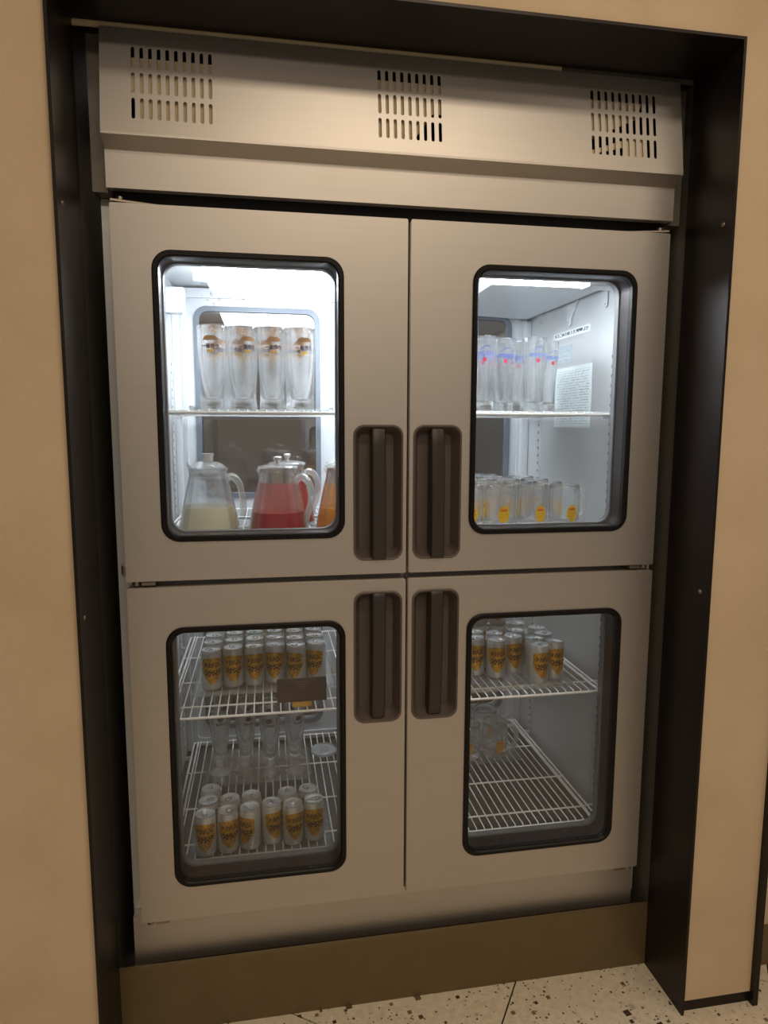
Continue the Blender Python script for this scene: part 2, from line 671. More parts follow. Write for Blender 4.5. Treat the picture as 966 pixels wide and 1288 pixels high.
# ------------------------------------------------------------------ the setting
YW = -0.152                  # front of the plaster wall
XL, XR = -0.652, 0.637      # inside faces of the bronze front lining
GL, GR = -0.664, 0.643      # inside faces of the grey lining deeper in
ZS = 2.141                  # soffit of the recess

fl = new_obj('floor', box_me('floor', -3, 3, -4.2, 2.4, -0.06, -0.004), M['grout'])
tag(fl, 'dark grout bed under the speckled terrazzo floor tiles', 'floor', kind='structure')
TS, TA = 0.580, math.radians(55.5)
ux, uy = (math.cos(TA), math.sin(TA)), (-math.sin(TA), math.cos(TA))
tme = box_me('floor_tile', -TS / 2 + 0.002, TS / 2 - 0.002, -TS / 2 + 0.002, TS / 2 - 0.002, -0.012, 0.0)
# one grout line runs through (0.250,-0.055) along ux, another through (-0.238,-0.014) along uy
n_off = 0.249 * uy[0] + -0.053 * uy[1]
m_off = -0.241 * ux[0] + -0.0185 * ux[1]
for i in range(-9, 10):
    for j in range(-9, 10):
        a = m_off + (i + 0.5) * TS
        b = n_off + (j + 0.5) * TS
        x, y = a * ux[0] + b * uy[0], a * ux[1] + b * uy[1]
        if abs(x) < 2.4 and -3.3 < y < 0.35:
            new_obj('floor_tile', tme, M['terrazzo'], fl, (x, y, 0), (0, 0, TA))

wl = new_obj('wall_left', box_me('w', -3.0, XL - 0.006, YW, -0.02, 0.0, 2.9), M['plaster'])
tag(wl, 'beige plaster wall beside the recess, hinge side of the milk jug door', 'wall', kind='structure')
bm = bmesh.new()
add_box(bm, XR + 0.006, 0.822, YW, -0.001, 0.03, 2.9)
add_box(bm, GR + 0.0065, 0.822, -0.001, 1.2, 0.03, 2.9)
wr = new_obj('wall_right', to_mesh(bm, 'w'), M['plaster'])
tag(wr, 'narrow beige plaster pillar between the recess and the next bay', 'wall', kind='structure')
wt = new_obj('wall_top', box_me('w', XL - 0.006, XR + 0.006, YW, -0.02, ZS + 0.006, 2.9), M['plaster'])
tag(wt, 'beige plaster lintel above the recess', 'wall', kind='structure')
wn = new_obj('wall_next', box_me('w', 0.838, 3.0, -0.05, 0.05, 0.0, 2.9), M['plaster'])
tag(wn, 'beige panel wall of the next bay behind the pillar', 'wall', kind='structure')
wb = new_obj('wall_back', box_me('w', -3.0, 3.0, 2.3, 2.4, 0.0, 2.9), M['kitchen_wall'])
tag(wb, 'dim kitchen wall seen through the refrigerator rear windows', 'wall', kind='structure')
for s, nm in ((-1, 'wall_kitchen_left'), (1, 'wall_kitchen_right')):
    x0, x1 = sorted((s * 3.0, s * 3.1))
    k = new_obj(nm, box_me('w', x0, x1, -0.16, 2.4, 0.0, 2.9), M['kitchen_wall'])
    tag(k, 'side wall of the dim kitchen behind the refrigerator', 'wall', kind='structure')
ce = new_obj('ceiling', box_me('c', -3.1, 3.1, -4.2, 2.4, 2.9, 2.96), M['ceiling'])
tag(ce, 'pale ceiling over the dining side and kitchen', 'ceiling', kind='structure')

# ceiling lamps, dining-area and kitchen ones added as fill (housings just above the light planes)
for x, y, sx, sy, lab in ((0.15, -1.20, 0.9, 0.26, 'narrow warm ceiling lamp box right in front of the refrigerator'),
                          (-0.3, -2.7, 1.3, 0.5, 'added long warm lamp box softening the light from the dining area'),
                          (1.4, -1.7, 0.6, 0.3, 'warm ceiling lamp box beyond the plaster pillar'),
                          (-0.2, 1.75, 1.2, 0.4, 'added long lamp box lighting the kitchen behind the refrigerator')):
    h = new_obj('ceiling_lamp', box_me('l', -sx / 2 - 0.03, sx / 2 + 0.03, -sy / 2 - 0.03, sy / 2 + 0.03, 0, 0.088), M['ceiling'], None, (x, y, 2.812))
    tag(h, lab, 'ceiling lamp')

# steel lining of the recess: side plates, soffit plate, kick plate
T = 0.006
tr = [('trim_1', (XL - T, XL, YW - 0.008, 0.0, 0.0, ZS), 'dark bronze steel plate lining the recess by the wide plaster wall'),
      ('trim_2', (XR, XR + T, YW - 0.008, 0.0, 0.0, ZS), 'dark bronze steel plate lining the recess along the pillar'),
      ('trim_3', (XL - T, XR + T, YW - 0.008, 0.0, ZS, ZS + T), 'dark bronze steel soffit plate over the refrigerator'),
      ('trim_4', (GL, GR, 0.0005, 0.012, 0.0, 0.166), 'brown bronze kick plate under the refrigerator'),
      ('trim_5', (0.822, 0.836, YW - 0.012, -0.05, 0.0, 2.9), 'dark bronze edge plate and its shadow on the far side of the pillar'),  # plate drawn thicker so its dark strip includes the shadow beside it
      ('trim_6', (XR + T, 0.822, YW + 0.004, YW + 0.02, 0.0, 0.03), 'low dark skirting under the plaster pillar'),
      ('trim_7', (0.838, 3.0, -0.056, -0.05, 0.0, 0.11), 'brown bronze kick plate of the next bay')]
for nm, b, lab in tr:
    tag(new_obj(nm, box_me(nm, *b), M['bronze' if 'kick' in lab else 'dark_steel']), lab, 'steel trim', kind='structure')
tag(new_obj('trim_8', box_me('t', GL - T, GL, 0.0, 1.0, 0.0, 2.6), M['lining']), 'grey inner side lining behind the bronze plate, wide wall side', 'steel trim', kind='structure')
tag(new_obj('trim_9', box_me('t', GR, GR + T, 0.0, 1.0, 0.0, 2.6), M['lining']), 'grey inner side lining behind the bronze plate, pillar side', 'steel trim', kind='structure')
tag(new_obj('trim_10', box_me('t', GL, 0.33, 0.0065, 0.0115, 2.1345, 2.20), M['light_board']), 'cream board glimpsed above the refrigerator top', 'board', kind='structure')
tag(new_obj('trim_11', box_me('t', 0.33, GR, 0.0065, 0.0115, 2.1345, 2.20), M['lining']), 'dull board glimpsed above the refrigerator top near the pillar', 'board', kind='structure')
tag(new_obj('light_blocker', box_me('t', XL, XR, 0.5, 0.52, 2.105, 2.9), M['dark_steel']), 'added dark board above the refrigerator, blocking kitchen light from the recess', 'board', kind='structure')  # added to stop kitchen light leaking over the refrigerator top
# rivets on the side plates
bm = bmesh.new()
add_lathe(bm, [(0, 0.003), (0.004, 0.002), (0.005, 0)], 10)
me = to_mesh(bm, 'rivet', 60)
for nm, x, ry, pts in (('trim_1', XL, 90, ((-0.13, 1.02), (-0.13, 1.77))), ('trim_2', XR, -90, ((-0.13, 1.02), (-0.13, 1.80)))):
    for (y, z) in pts:
        new_obj('rivet', me, M['hinge'], bpy.data.objects[nm], (x, y, z), (0, math.radians(ry), 0))


# ------------------------------------------------------------------ the refrigerator
BX, BY0, BY1 = 0.628, 0.062, 0.87          # cabinet body
IX, IY0, IY1, IZ0, IZ1 = 0.585, 0.085, 0.795, 0.298, 1.815
FR = empty('refrigerator', (0, 0.4, 0))
tag(FR, 'large stainless four-door pass-through refrigerator with glass door windows in the recess', 'refrigerator')


def part(name, me, mat, parent=FR, label=None):
    o = new_obj(name, me, mat)
    o.parent = parent
    if parent is FR:
        o.matrix_parent_inverse = Matrix.Translation((0, -0.4, 0))
    if label:
        o['label'] = label
    return o


def boxes(name, lst, mat, label=None, bevel=0.0):
    bm = bmesh.new()
    for b in lst:
        add_box(bm, *b, bevel=bevel)
    return part(name, to_mesh(bm, name, 40 if bevel else None), mat, FR, label)


boxes('side_panel', [(-BX, -IX, BY0, BY1, 0.166, 1.838)], M['steel_v'])
boxes('side_panel', [(IX, BX, BY0, BY1, 0.166, 1.838)], M['steel_v'])
boxes('top_insulation', [(-IX, IX, BY0, BY1, IZ1, 1.838)], M['steel_v'])
boxes('bottom_pan', [(-IX, IX, BY0, BY1, 0.285, IZ0)], M['steel_dark'])
boxes('base_panel', [(-0.6245, BX - 0.02, 0.034, BY0 - 0.001, 0.150, 0.2700)], M['steel'], 'plain brushed steel strip under the lower doors')
boxes('front_mullion', [(-0.034, 0.034, BY0, 0.098, IZ0, IZ1)], M['steel_v'])
boxes('mid_rail', [(-IX, -0.034, BY0, 0.10, 1.022, 1.078), (0.034, IX, BY0, 0.10, 1.022, 1.078)], M['steel_v'])
boxes('rear_mullion', [(-0.034, 0.034, 0.768, BY1, IZ0, IZ1)], M['white'])
boxes('rear_rail', [(-IX, -0.034, 0.768, BY1, 1.022, 1.078), (0.034, IX, 0.768, BY1, 1.022, 1.078)], M['white'])
boxes('machine_housing', [(-0.60, 0.60, 0.16, 0.84, 1.84, 2.10)], M['steel_dark'])
boxes('machine_side', [(-0.604, -0.600, 0.01, 0.16, 1.842, 2.118)], M['lining'])
boxes('machine_side', [(0.600, 0.604, 0.01, 0.16, 1.842, 2.118)], M['lining'])
for x in (-0.57, 0.57):
    for y in (0.12, 0.80):
        bm = bmesh.new()
        add_lathe(bm, [(0, 0.0), (0.028, 0.0), (0.028, 0.012), (0.017, 0.02), (0.017, 0.166), (0, 0.166)], 14)
        for v in bm.verts:
            v.co += Vector((x, y, 0))
        part('foot', to_mesh(bm, 'foot', 40), M['steel_dark'])

# top fascia: lower face, lip, then a tilted sheet with three groups of slots
PZ0, PZ1, PLY, PW = 1.842, 2.133, -0.030, 0.604
prof = [(0.0, PZ0), (0.0, 1.912), (PLY, 1.930), (PLY, 1.9345), (0.004, 1.936), (0.02, 1.915), (0.02, PZ0)]
bm = bmesh.new()
ends = []
for x in (-PW, PW):
    ends.append([bm.verts.new((x, y, z)) for y, z in prof])
for i in range(len(prof)):
    j = (i + 1) % len(prof)
    bm.faces.new((ends[0][i], ends[0][j], ends[1][j], ends[1][i]))
bm.faces.new(ends[0])
bm.faces.new(list(reversed(ends[1])))
part('fascia', to_mesh(bm, 'fascia'), M['steel'], FR, 'plain steel fascia with a projecting lip')
tilt = math.atan2(0.0 - PLY, PZ1 - 1.9345)
LEN = math.hypot(0.0 - PLY, PZ1 - 1.9345)


def slot(cx, cz, w, h):
    pts = []
    for a0, c in ((0, cz + h / 2 - w / 2), (180, cz - h / 2 + w / 2)):
        for k in range(5):
            a = math.radians(a0 + 180 * k / 4)
            pts.append((cx + w / 2 * math.cos(a), c + w / 2 * math.sin(a)))
    return pts


holes = []
for x0, x1, nc in ((-0.547, -0.397, 10), (-0.071, 0.061, 9), (0.391, 0.542, 10)):
    for r in range(3):
        for c in range(nc):
            w = 0.0068
            holes.append(slot(x0 + w / 2 + (x1 - x0 - w) * c / (nc - 1), 0.047 + r * 0.0493, w, 0.0405))
vp = plate_holes('vent_panel', rrect(-PW, PW, 0.0, LEN, 0.002, 1), holes, 0.0, 0.0016)
vpo = part('vent_panel', vp, M['steel'], FR, 'tilted steel grille panel with three groups of upright slots')
vpo.location = (0, PLY, 1.9345)
vpo.rotation_euler = (-tilt, 0, 0)
# things glimpsed through the slots
def tilted(name, outline, y, mat, label=None):
    o = part(name, plate_holes(name, outline, [], y, y + 0.003), mat, FR, label)
    o.location = (0, PLY, 1.9345)
    o.rotation_euler = (-tilt, 0, 0)
    return o


tilted('filter_board', [(-0.530, 0.020), (-0.395, 0.020), (-0.10, 0.02), (0.005, 0.034), (0.044, 0.088), (0.10, 0.092), (0.385, 0.060), (0.50, 0.115), (0.515, 0.150), (-0.552, 0.150), (-0.552, 0.100)], 0.008, M['board'], 'beige filter board behind the slots')
tilted('slanted_piece', [(0.392, 0.038), (0.47, 0.066), (0.515, 0.073), (0.512, 0.02), (0.475, 0.02), (0.468, 0.05), (0.395, 0.03)], 0.006, M['light_board'], 'pale slanted piece behind the slots')  # pale diagonal polygon behind the slots at the pillar end
boxes('housing_flank', [(-0.634, -0.6045, 0.022, 0.16, 1.839, 2.128)], M['lining'])
boxes('housing_flank', [(0.6045, 0.634, 0.022, 0.16, 1.839, 2.128)], M['lining'])
boxes('housing_shade_sheet', [(-0.598, 0.598, 0.10, 0.105, 1.85, 2.10)], M['gap'])  # dark sheet standing in for the unlit inside of the housing
boxes('housing_top', [(-0.604, 0.604, 0.004, 0.16, 2.128, 2.132)], M['steel'])
boxes('gap_shade_strip', [(-0.60, 0.60, 0.040, BY0, 1.812, 1.848)], M['gap'])  # dark strip standing in for the shade between doors and fascia


def make_door(sx, z0, z1, wz0, wz1, hz0, hz1, upper):
    """sx = -1 for the doors hinged at the wide wall, 1 for those hinged at the pillar"""
    def rx(a, b):
        return (a, b) if sx > 0 else (-b, -a)
    X0, X1 = rx(0.0035, 0.600)
    W0, W1 = rx(0.140, 0.525)
    H0, H1 = rx(0.0115, 0.121)
    outl = rrect(X0, X1, z0, z1, 0.003, 2)
    gin = 0.004
    hole_w = rrect(W0 + gin, W1 - gin, wz0 + gin, wz1 - gin, 0.034)
    hole_h = rrect(H0 + 0.003, H1 - 0.003, hz0 + 0.003, hz1 - 0.003, 0.022)
    d = part('door', plate_holes('door', outl, [hole_w, hole_h], 0.0, 0.055), M['steel'])
    # magnetic seal behind the door
    sub = lambda n, me, m, lab=None: part(n, me, m, d, lab)
    sub('door_seal', ring_me('seal', rrect(X0 + 0.012, X1 - 0.012, z0 + 0.012, z1 - 0.012, 0.004), rrect(X0 + 0.032, X1 - 0.032, z0 + 0.032, z1 - 0.032, 0.004), 0.0552, 0.0618), M['gap'])
    # black rubber window frame with a rounded section
    bm = bmesh.new()
    o0 = rrect(W0, W1, wz0, wz1, 0.038)
    n = len(o0)
    wdt = 0.0125
    loops = []
    for off, y in ((0.0, 0.0), (0.0, -0.003), (0.003, -0.006), (wdt - 0.003, -0.006), (wdt, -0.003), (wdt, 0.012), (0.0045, 0.012), (0.0045, 0.0)):
        loops.append([bm.verts.new((p[0], y, p[1])) for p in rrect(W0 + off, W1 - off, wz0 + off, wz1 - off, 0.038 - off * 0.8)])
    for a in range(len(loops)):
        A, B = loops[a], loops[(a + 1) % len(loops)]
        for i in range(n):
            j = (i + 1) % n
            bm.faces.new((A[i], A[j], B[j], B[i]))
    sub('window_gasket', to_mesh(bm, 'gasket', 35), M['black'], 'black rubber window gasket')
    # reveal between the panes and the inner frame
    a = 0.0105
    sub('window_reveal', ring_me('reveal', rrect(W0 + 0.0046, W1 - 0.0046, wz0 + 0.0046, wz1 - 0.0046, 0.033), rrect(W0 + a, W1 - a, wz0 + a, wz1 - a, 0.03), 0.0125, 0.054), M['reveal'])
    sub('inner_frame', ring_me('iframe', rrect(W0 - 0.004, W1 + 0.004, wz0 - 0.004, wz1 + 0.004, 0.036), rrect(W0 + 0.0135, W1 - 0.0135, wz0 + 0.0135, wz1 - 0.0135, 0.032), 0.0555, 0.073), M['silver_frame'])
    b = 0.0127
    sub('glass_pane', pane_me('pane', W0 + b, W1 - b, wz0 + b, wz1 - b, 0.028, 0.002, 0.006), M['pane'], 'clear window pane')
    b = 0.0107
    sub('glass_pane', pane_me('pane', W0 + b, W1 - b, wz0 + b, wz1 - b, 0.03, 0.046, 0.050), M['pane'], 'clear window pane')
    # handle pocket: rim, tapered walls, floor
    bm = bmesh.new()
    loops = []
    for off, y in ((0.0, 0.0), (0.0, -0.0025), (0.0015, -0.0035), (0.004, -0.0025), (0.010, 0.018), (0.016, 0.030)):
        loops.append([bm.verts.new((p[0], y, p[1])) for p in rrect(H0 + off, H1 - off, hz0 + off * 1.2, hz1 - off * 1.2, max(0.006, 0.024 - off * 0.7))])
    for A, B in zip(loops, loops[1:]):
        for i in range(len(A)):
            j = (i + 1) % len(A)
            bm.faces.new((A[i], A[j], B[j], B[i]))
    bm.faces.new(loops[-1])
    sub('handle_pocket', to_mesh(bm, 'pocket', 40), M['handle_pocket'], 'brown grey plastic recess')
    # grip bar: flush at one end, standing proud at the end next to the mid rail
    cx = (H0 + H1) / 2 + 0.001
    hw = 0.0155
    L = hz1 - hz0
    zs = [0.004, 0.010, 0.03, 0.10, 0.5, 0.85, 0.955, 0.985, 0.992]
    if upper:
        yf = [0.004, -0.009, -0.0125, -0.0125, -0.010, -0.0045, 0.0, 0.004, 0.012]
    else:
        yf = [0.012, 0.004, 0.0, -0.0045, -0.010, -0.0125, -0.0125, -0.009, 0.004]
        zs = [1 - z for z in reversed(zs)]
    bm = bmesh.new()
    rows = []
    for zf, y in zip(zs, yf):
        z = hz0 + zf * L
        sec = [(-hw, 0.029), (-hw, y + 0.005), (-hw * 0.85, y + 0.0015), (-hw * 0.55, y), (hw * 0.55, y), (hw * 0.85, y + 0.0015), (hw, y + 0.005), (hw, 0.029)]
        rows.append([bm.verts.new((cx + p[0], p[1], z)) for p in sec])
    for A, B in zip(rows, rows[1:]):
        for i in range(len(A)):
            j = (i + 1) % len(A)
            bm.faces.new((A[i], A[j], B[j], B[i]))
    bm.faces.new(rows[0])
    bm.faces.new(list(reversed(rows[-1])))
    sub('handle', to_mesh(bm, 'handle', 35), M['handle'], 'dark plastic grip bar')
    # hinge pieces at the outer edge
    e = 0.598 * sx
    if upper:
        hp = [(z1 + 0.004, 'top'), (z0 - 0.0095, 'mid')]
    else:
        hp = [(z0 - 0.0085, 'bot')]
    for hz, nm in hp:
        bm = bmesh.new()
        if nm == 'top':
            v = [(e, 0.002), (e - sx * 0.10, 0.030), (e - sx * 0.10, 0.05), (e, 0.05)]
            lo = [bm.verts.new((p[0], p[1], hz)) for p in v]
            hi = [bm.verts.new((p[0], p[1], hz + 0.004)) for p in v]
            bm.faces.new(lo)
            bm.faces.new(hi)
            for i in range(4):
                j = (i + 1) % 4
                bm.faces.new((lo[i], lo[j], hi[j], hi[i]))
            add_lathe(bm, [(0, 0), (0.007, 0), (0.007, 0.006), (0, 0.006)], 12, cx=0, cy=0)
            for vv in list(bm.verts)[8:]:
                vv.co += Vector((e - sx * 0.016, 0.014, hz + 0.004))
        else:
            x0, x1 = sorted((e - sx * 0.028, e - sx * 0.056))
            add_box(bm, x0, x1, 0.004, 0.05, hz, hz + 0.007)
            k0 = len(bm.verts)
            add_lathe(bm, [(0, 0), (0.008, 0), (0.008, 0.008), (0, 0.008)], 12)
            bm.verts.ensure_lookup_table()
            for vv in list(bm.verts)[k0:]:
                vv.co += Vector((e - sx * 0.016, 0.012, hz))
        sub('hinge', to_mesh(bm, 'hinge', 40), M['hinge'])
    return d


UZ0, UZ1, LZ0, LZ1 = 1.0570, 1.8150, 0.2775, 1.0430
names = {(-1, 1): 'upper door in front of the jugs', (1, 1): 'upper door in front of the mugs', (-1, 0): 'lower door in front of the brown plaque', (1, 0): 'lower door in front of the half-empty shelf'}
for s in (-1, 1):
    d = make_door(s, UZ0, UZ1, 1.140, 1.730, 1.088, 1.386, True)
    d['label'] = names[(s, 1)]
    d = make_door(s, LZ0, LZ1, 0.355, 0.955, 0.711, 1.017, False)
    d['label'] = names[(s, 0)]
# stop bracket on the cabinet front beside the mid hinge
boxes('stop_bracket', [(-0.6195, -0.608, 0.050, 0.062, 1.062, 1.083)], M['hinge'], bevel=0.002)


# rear doors, white inside, with windows
def rear_door(sx, z0, z1, wz0, wz1):
    def rx(a, b):
        return (a, b) if sx > 0 else (-b, -a)
    X0, X1 = rx(0.040, 0.580)
    W0, W1 = rx(0.128, 0.524)
    d = part('rear_door', plate_holes('rdoor', rrect(X0, X1, z0, z1, 0.006, 2), [rrect(W0 + 0.003, W1 - 0.003, wz0 + 0.003, wz1 - 0.003, 0.036)], IY1, IY1 + 0.05), M['white'], FR, 'white inner face of a rear door')
    part('window_gasket', ring_me('rg', rrect(W0, W1, wz0, wz1, 0.04), rrect(W0 + 0.016, W1 - 0.016, wz0 + 0.016, wz1 - 0.016, 0.03), IY1 - 0.005, IY1 + 0.012), M['blue_gasket'], d)
    part('raised_edge', ring_me('re', rrect(X0 + 0.012, X1 - 0.012, z0 + 0.012, z1 - 0.012, 0.02), rrect(X0 + 0.03, X1 - 0.03, z0 + 0.03, z1 - 0.03, 0.016), IY1 - 0.008, IY1 - 0.0002), M['white'], d)
    part('glass_pane', pane_me('rp', W0 + 0.0165, W1 - 0.0165, wz0 + 0.0165, wz1 - 0.0165, 0.029, IY1 + 0.004, IY1 + 0.008), M['back_pane'], d, 'tinted rear window pane')


for s in (-1, 1):
    rear_door(s, 1.082, 1.810, 1.150, 1.756)
    rear_door(s, 0.304, 1.018, 0.362, 0.955)

# shelf pilasters with slots on the side walls
for s in (-1, 1):
    for y in (0.200, 0.67):
        x0, x1 = sorted((s * IX, s * (IX - 0.005)))
        st = part('pilaster', box_me('pil', x0, x1, y - 0.011, y + 0.011, 0.33, 1.60), M['steel_v'])
        bm = bmesh.new()
        z = 0.36
        while z < 1.58:
            xa, xb = sorted((s * (IX - 0.0048), s * (IX - 0.0056)))
            add_box(bm, xa, xb, y - 0.003, y + 0.003, z, z + 0.008)
            z += 0.025
        sl = part('slot_row', to_mesh(bm, 'slots'), M['slot'], st)
        sl['kind'] = 'stuff'

# interior lamp under the ceiling
LX0, LX1, LY0, LY1, LZ = -0.460, 0.17, 0.300, 0.612, 1.767
lm = boxes('lamp_housing', [(LX0, LX1, LY0, LY1, LZ + 0.0385, IZ1)], M['white'])
part('lamp_diffuser', box_me('ld', LX0 + 0.004, LX1 - 0.004, LY0 + 0.004, LY1 - 0.004, LZ, LZ + 0.038, bevel=0.006), M['lamp'], lm, 'glowing white lamp cover')
bm = bmesh.new()
add_tube(bm, [(LX0 - 0.035, 0.53, LZ + 0.02), (LX0, 0.53, LZ + 0.02)], 0.012, 12)
part('lamp_end_cap', to_mesh(bm, 'cap', 40), M['white'], lm)

part('lamp_diffuser', box_me('ld', 0.205, 0.465, 0.112, 0.160, 1.722, 1.752, bevel=0.006), M['lamp_bar'], lm, 'glowing white lamp cover')
boxes('lamp_mount', [(0.20, 0.575, 0.108, 0.164, 1.7525, IZ1), (0.466, 0.575, 0.112, 0.160, 1.719, 1.752)], M['white'])

# evaporator cover with bracket tabs (pillar side)
bm = bmesh.new()
sec = [(0.24, 1.814), (0.24, 1.800), (0.285, 1.752), (0.565, 1.740), (0.580, 1.746), (0.580, 1.814)]
fr = [bm.verts.new((x, 0.175, z)) for x, z in sec]
bk = [bm.verts.new((x, 0.765, z)) for x, z in sec]
for i in range(len(sec)):
    j = (i + 1) % len(sec)
    bm.faces.new((fr[i], fr[j], bk[j], bk[i]))
bm.faces.new(fr)
bm.faces.new(list(reversed(bk)))
ev = part('evaporator_cover', to_mesh(bm, 'evap'), M['white'], FR, 'white evaporator cover under the ceiling')


def tab(y, ztop, ztip, w, flare):
    pts = [(-w / 2 - flare, ztop), (-w / 2, ztip + 0.022)]
    for k in range(7):
        a = math.pi + math.pi * k / 6
        pts.append((w / 2 * math.cos(a), ztip + w / 2 + w / 2 * math.sin(a)))
    pts += [(w / 2, ztip + 0.022), (w / 2 + flare * 0.3, ztop)]
    hole = [(0.0035 * math.cos(2 * math.pi * k / 8), ztip + w / 2 + 0.0035 * math.sin(2 * math.pi * k / 8)) for k in range(8)]
    me = plate_holes('tab', pts, [hole], 0.0, 0.003)
    for v in me.vertices:
        x, yy, z = v.co
        v.co = (0.5805 + yy, y + x, z)
    part('bracket_tab', me, M['white'], ev)


tab(0.254, 1.785, 1.695, 0.020, 0.002)
tab(0.471, 1.748, 1.676, 0.024, 0.05)
tab(0.687, 1.748, 1.716, 0.020, 0.006)
bm = bmesh.new()
add_lathe(bm, [(0.009, 0), (0.009, 0.002), (0.005, 0.003), (0.004, 0.001), (0, 0.001)], 16)
for v in bm.verts:
    v.co = Vector((0.490 + v.co.x, 0.1118 - v.co.z, 1.737 + v.co.y))
part('cover_screw', to_mesh(bm, 'screw', 40), M['silver_frame'], ev)
# wire guard by the mullion
bm = bmesh.new()
for k in range(3):
    add_tube(bm, [(0.20 + 0.004 * k, 0.56, 1.795 - 0.018 * k), (0.236, 0.56, 1.795 - 0.018 * k)], 0.0022, 6)
for x in (0.205, 0.232):
    add_tube(bm, [(x, 0.56, 1.752), (x, 0.56, 1.816)], 0.0022, 6)
part('wire_guard', to_mesh(bm, 'guard', 60), M['white_wire'])

# temperature sensor with hanging lead (wide wall side)
sn = boxes('sensor_box', [(-0.583, -0.530, 0.60, 0.64, 1.702, 1.775)], M['white'], 'small white sensor box', bevel=0.005)
bm = bmesh.new()
add_tube(bm, spline([(-0.534, 0.598, 1.712), (-0.532, 0.594, 1.692), (-0.538, 0.594, 1.668), (-0.546, 0.594, 1.640)], 4), 0.003, 8)
part('sensor_lead', to_mesh(bm, 'lead', 60), M['white'], sn)
boxes('conduit', [(-0.585, -0.565, 0.750, 0.772, 0.31, 1.80)], M['white'], bevel=0.003)
boxes('conduit', [(0.558, 0.584, 0.766, 0.790, 0.31, 1.735)], M['white'], bevel=0.003)


# ------------------------------------------------------------------ wire shelves
def wire_shelf(x0, x1, z, label, y0=0.130, y1=0.760):
    """z = top of the wires"""
    o = empty('wire_shelf', ((x0 + x1) / 2, (y0 + y1) / 2, z - 0.012))
    tag(o, label, 'shelf', 'white wire shelves in the refrigerator')
    inv = Matrix.Translation(-o.location)
    r = 0.0016
    zt = z - r
    bm = bmesh.new()
    n = int(round((x1 - x0) / 0.0215))
    for i in range(1, n):
        x = x0 + (x1 - x0) * i / n
        add_tube(bm, [(x, y0, zt - 0.006), (x, y0 + 0.004, zt), (x, y1, zt)], r, 6)
    w = new_obj('wires', to_mesh(bm, 'wires', 60), M['white_wire'], o)
    w.matrix_parent_inverse = inv
    w['kind'] = 'stuff'
    bm = bmesh.new()
    R = 0.003
    add_tube(bm, [(x0, y0, zt - 0.006), (x1, y0, zt - 0.006)], 0.0034, 8)
    f = new_obj('front_rail', to_mesh(bm, 'fr', 60), M['white_wire'], o)
    f.matrix_parent_inverse = inv
    for y in (y0 + 0.062, y0 + (y1 - y0) * 0.36, y0 + (y1 - y0) * 0.68, y1):
        bm = bmesh.new()
        add_tube(bm, [(x0, y, zt - r - 0.0022), (x1, y, zt - r - 0.0022)], 0.0024, 8)
        f = new_obj('cross_wire', to_mesh(bm, 'cw', 60), M['white_wire'], o)
        f.matrix_parent_inverse = inv
    for x, s in ((x0, 1), (x1, -1)):
        for dx in (0.0, 0.013):
            bm = bmesh.new()
            add_tube(bm, [(x + s * dx, y0, zt - 0.004), (x + s * dx, y1, zt - 0.004 + (0.003 if dx else 0.0))], R, 8)
            f = new_obj('side_rail', to_mesh(bm, 'sr', 60), M['white_wire'], o)
            f.matrix_parent_inverse = inv
    for s, x in ((-1, x0), (1, x1)):
        if abs(x) > 0.5:
            for y in (0.200, 0.67):
                xa, xb = sorted((x - s * 0.002, s * (IX - 0.0058)))
                f = new_obj('shelf_clip', box_me('clip', xa, xb, y - 0.006, y + 0.006, zt - 0.016, zt - 0.006), M['steel_v'], o)
                f.matrix_parent_inverse = inv
    return o


ZU1, ZU0, ZL1, ZL0 = 1.420, 1.122, 0.7000, 0.338
XS0, XS1 = 0.006, 0.560
wire_shelf(-XS1, -XS0, ZU1, 'white wire shelf under the brown-printed beer glasses')
wire_shelf(XS0, XS1, ZU1, 'white wire shelf under the blue-printed beer glasses')
wire_shelf(-XS1, -XS0, ZU0, 'white wire shelf under the juice jugs')
wire_shelf(XS0, XS1, ZU0, 'white wire shelf under the yellow-label mugs in the upper half')
wire_shelf(-XS1, -XS0, ZL1, 'white wire shelf carrying the brown plaque and a block of cans')
wire_shelf(XS0, XS1, ZL1, 'white wire shelf under the loosely spaced cans near the pillar side')
wire_shelf(-XS1, -XS0, ZL0, 'lowest white wire shelf under footed glasses and a short can block')
wire_shelf(XS0, XS1, ZL0, 'lowest white wire shelf, mostly empty, with mugs at its back')


ORD = ['first', 'second', 'third', 'fourth', 'fifth', 'sixth']


# ------------------------------------------------------------------ clear trays
def tray(x0, x1, y0, y1, z, label, h=0.013):
    o = empty('tray', ((x0 + x1) / 2, (y0 + y1) / 2, z))
    tag(o, label, 'tray', 'clear plastic trays')
    cx, cy = o.location.x, o.location.y

    def flat(me):
        for v in me.vertices:
            x, y, zz = v.co
            v.co = (x, zz, y)
        me.flip_normals()
        return me
    a, b = (x1 - x0) / 2, (y1 - y0) / 2
    new_obj('tray_floor', flat(plate_holes('tf', rrect(-a + 0.002, a - 0.002, -b + 0.002, b - 0.002, 0.023), [], 0.0, 0.002)), M['acrylic'], o)
    new_obj('tray_rim', flat(ring_me('tr', rrect(-a, a, -b, b, 0.025), rrect(-a + 0.0018, a - 0.0018, -b + 0.0018, b - 0.0018, 0.0235), 0.0, h)), M['acrylic'], o)
    return o


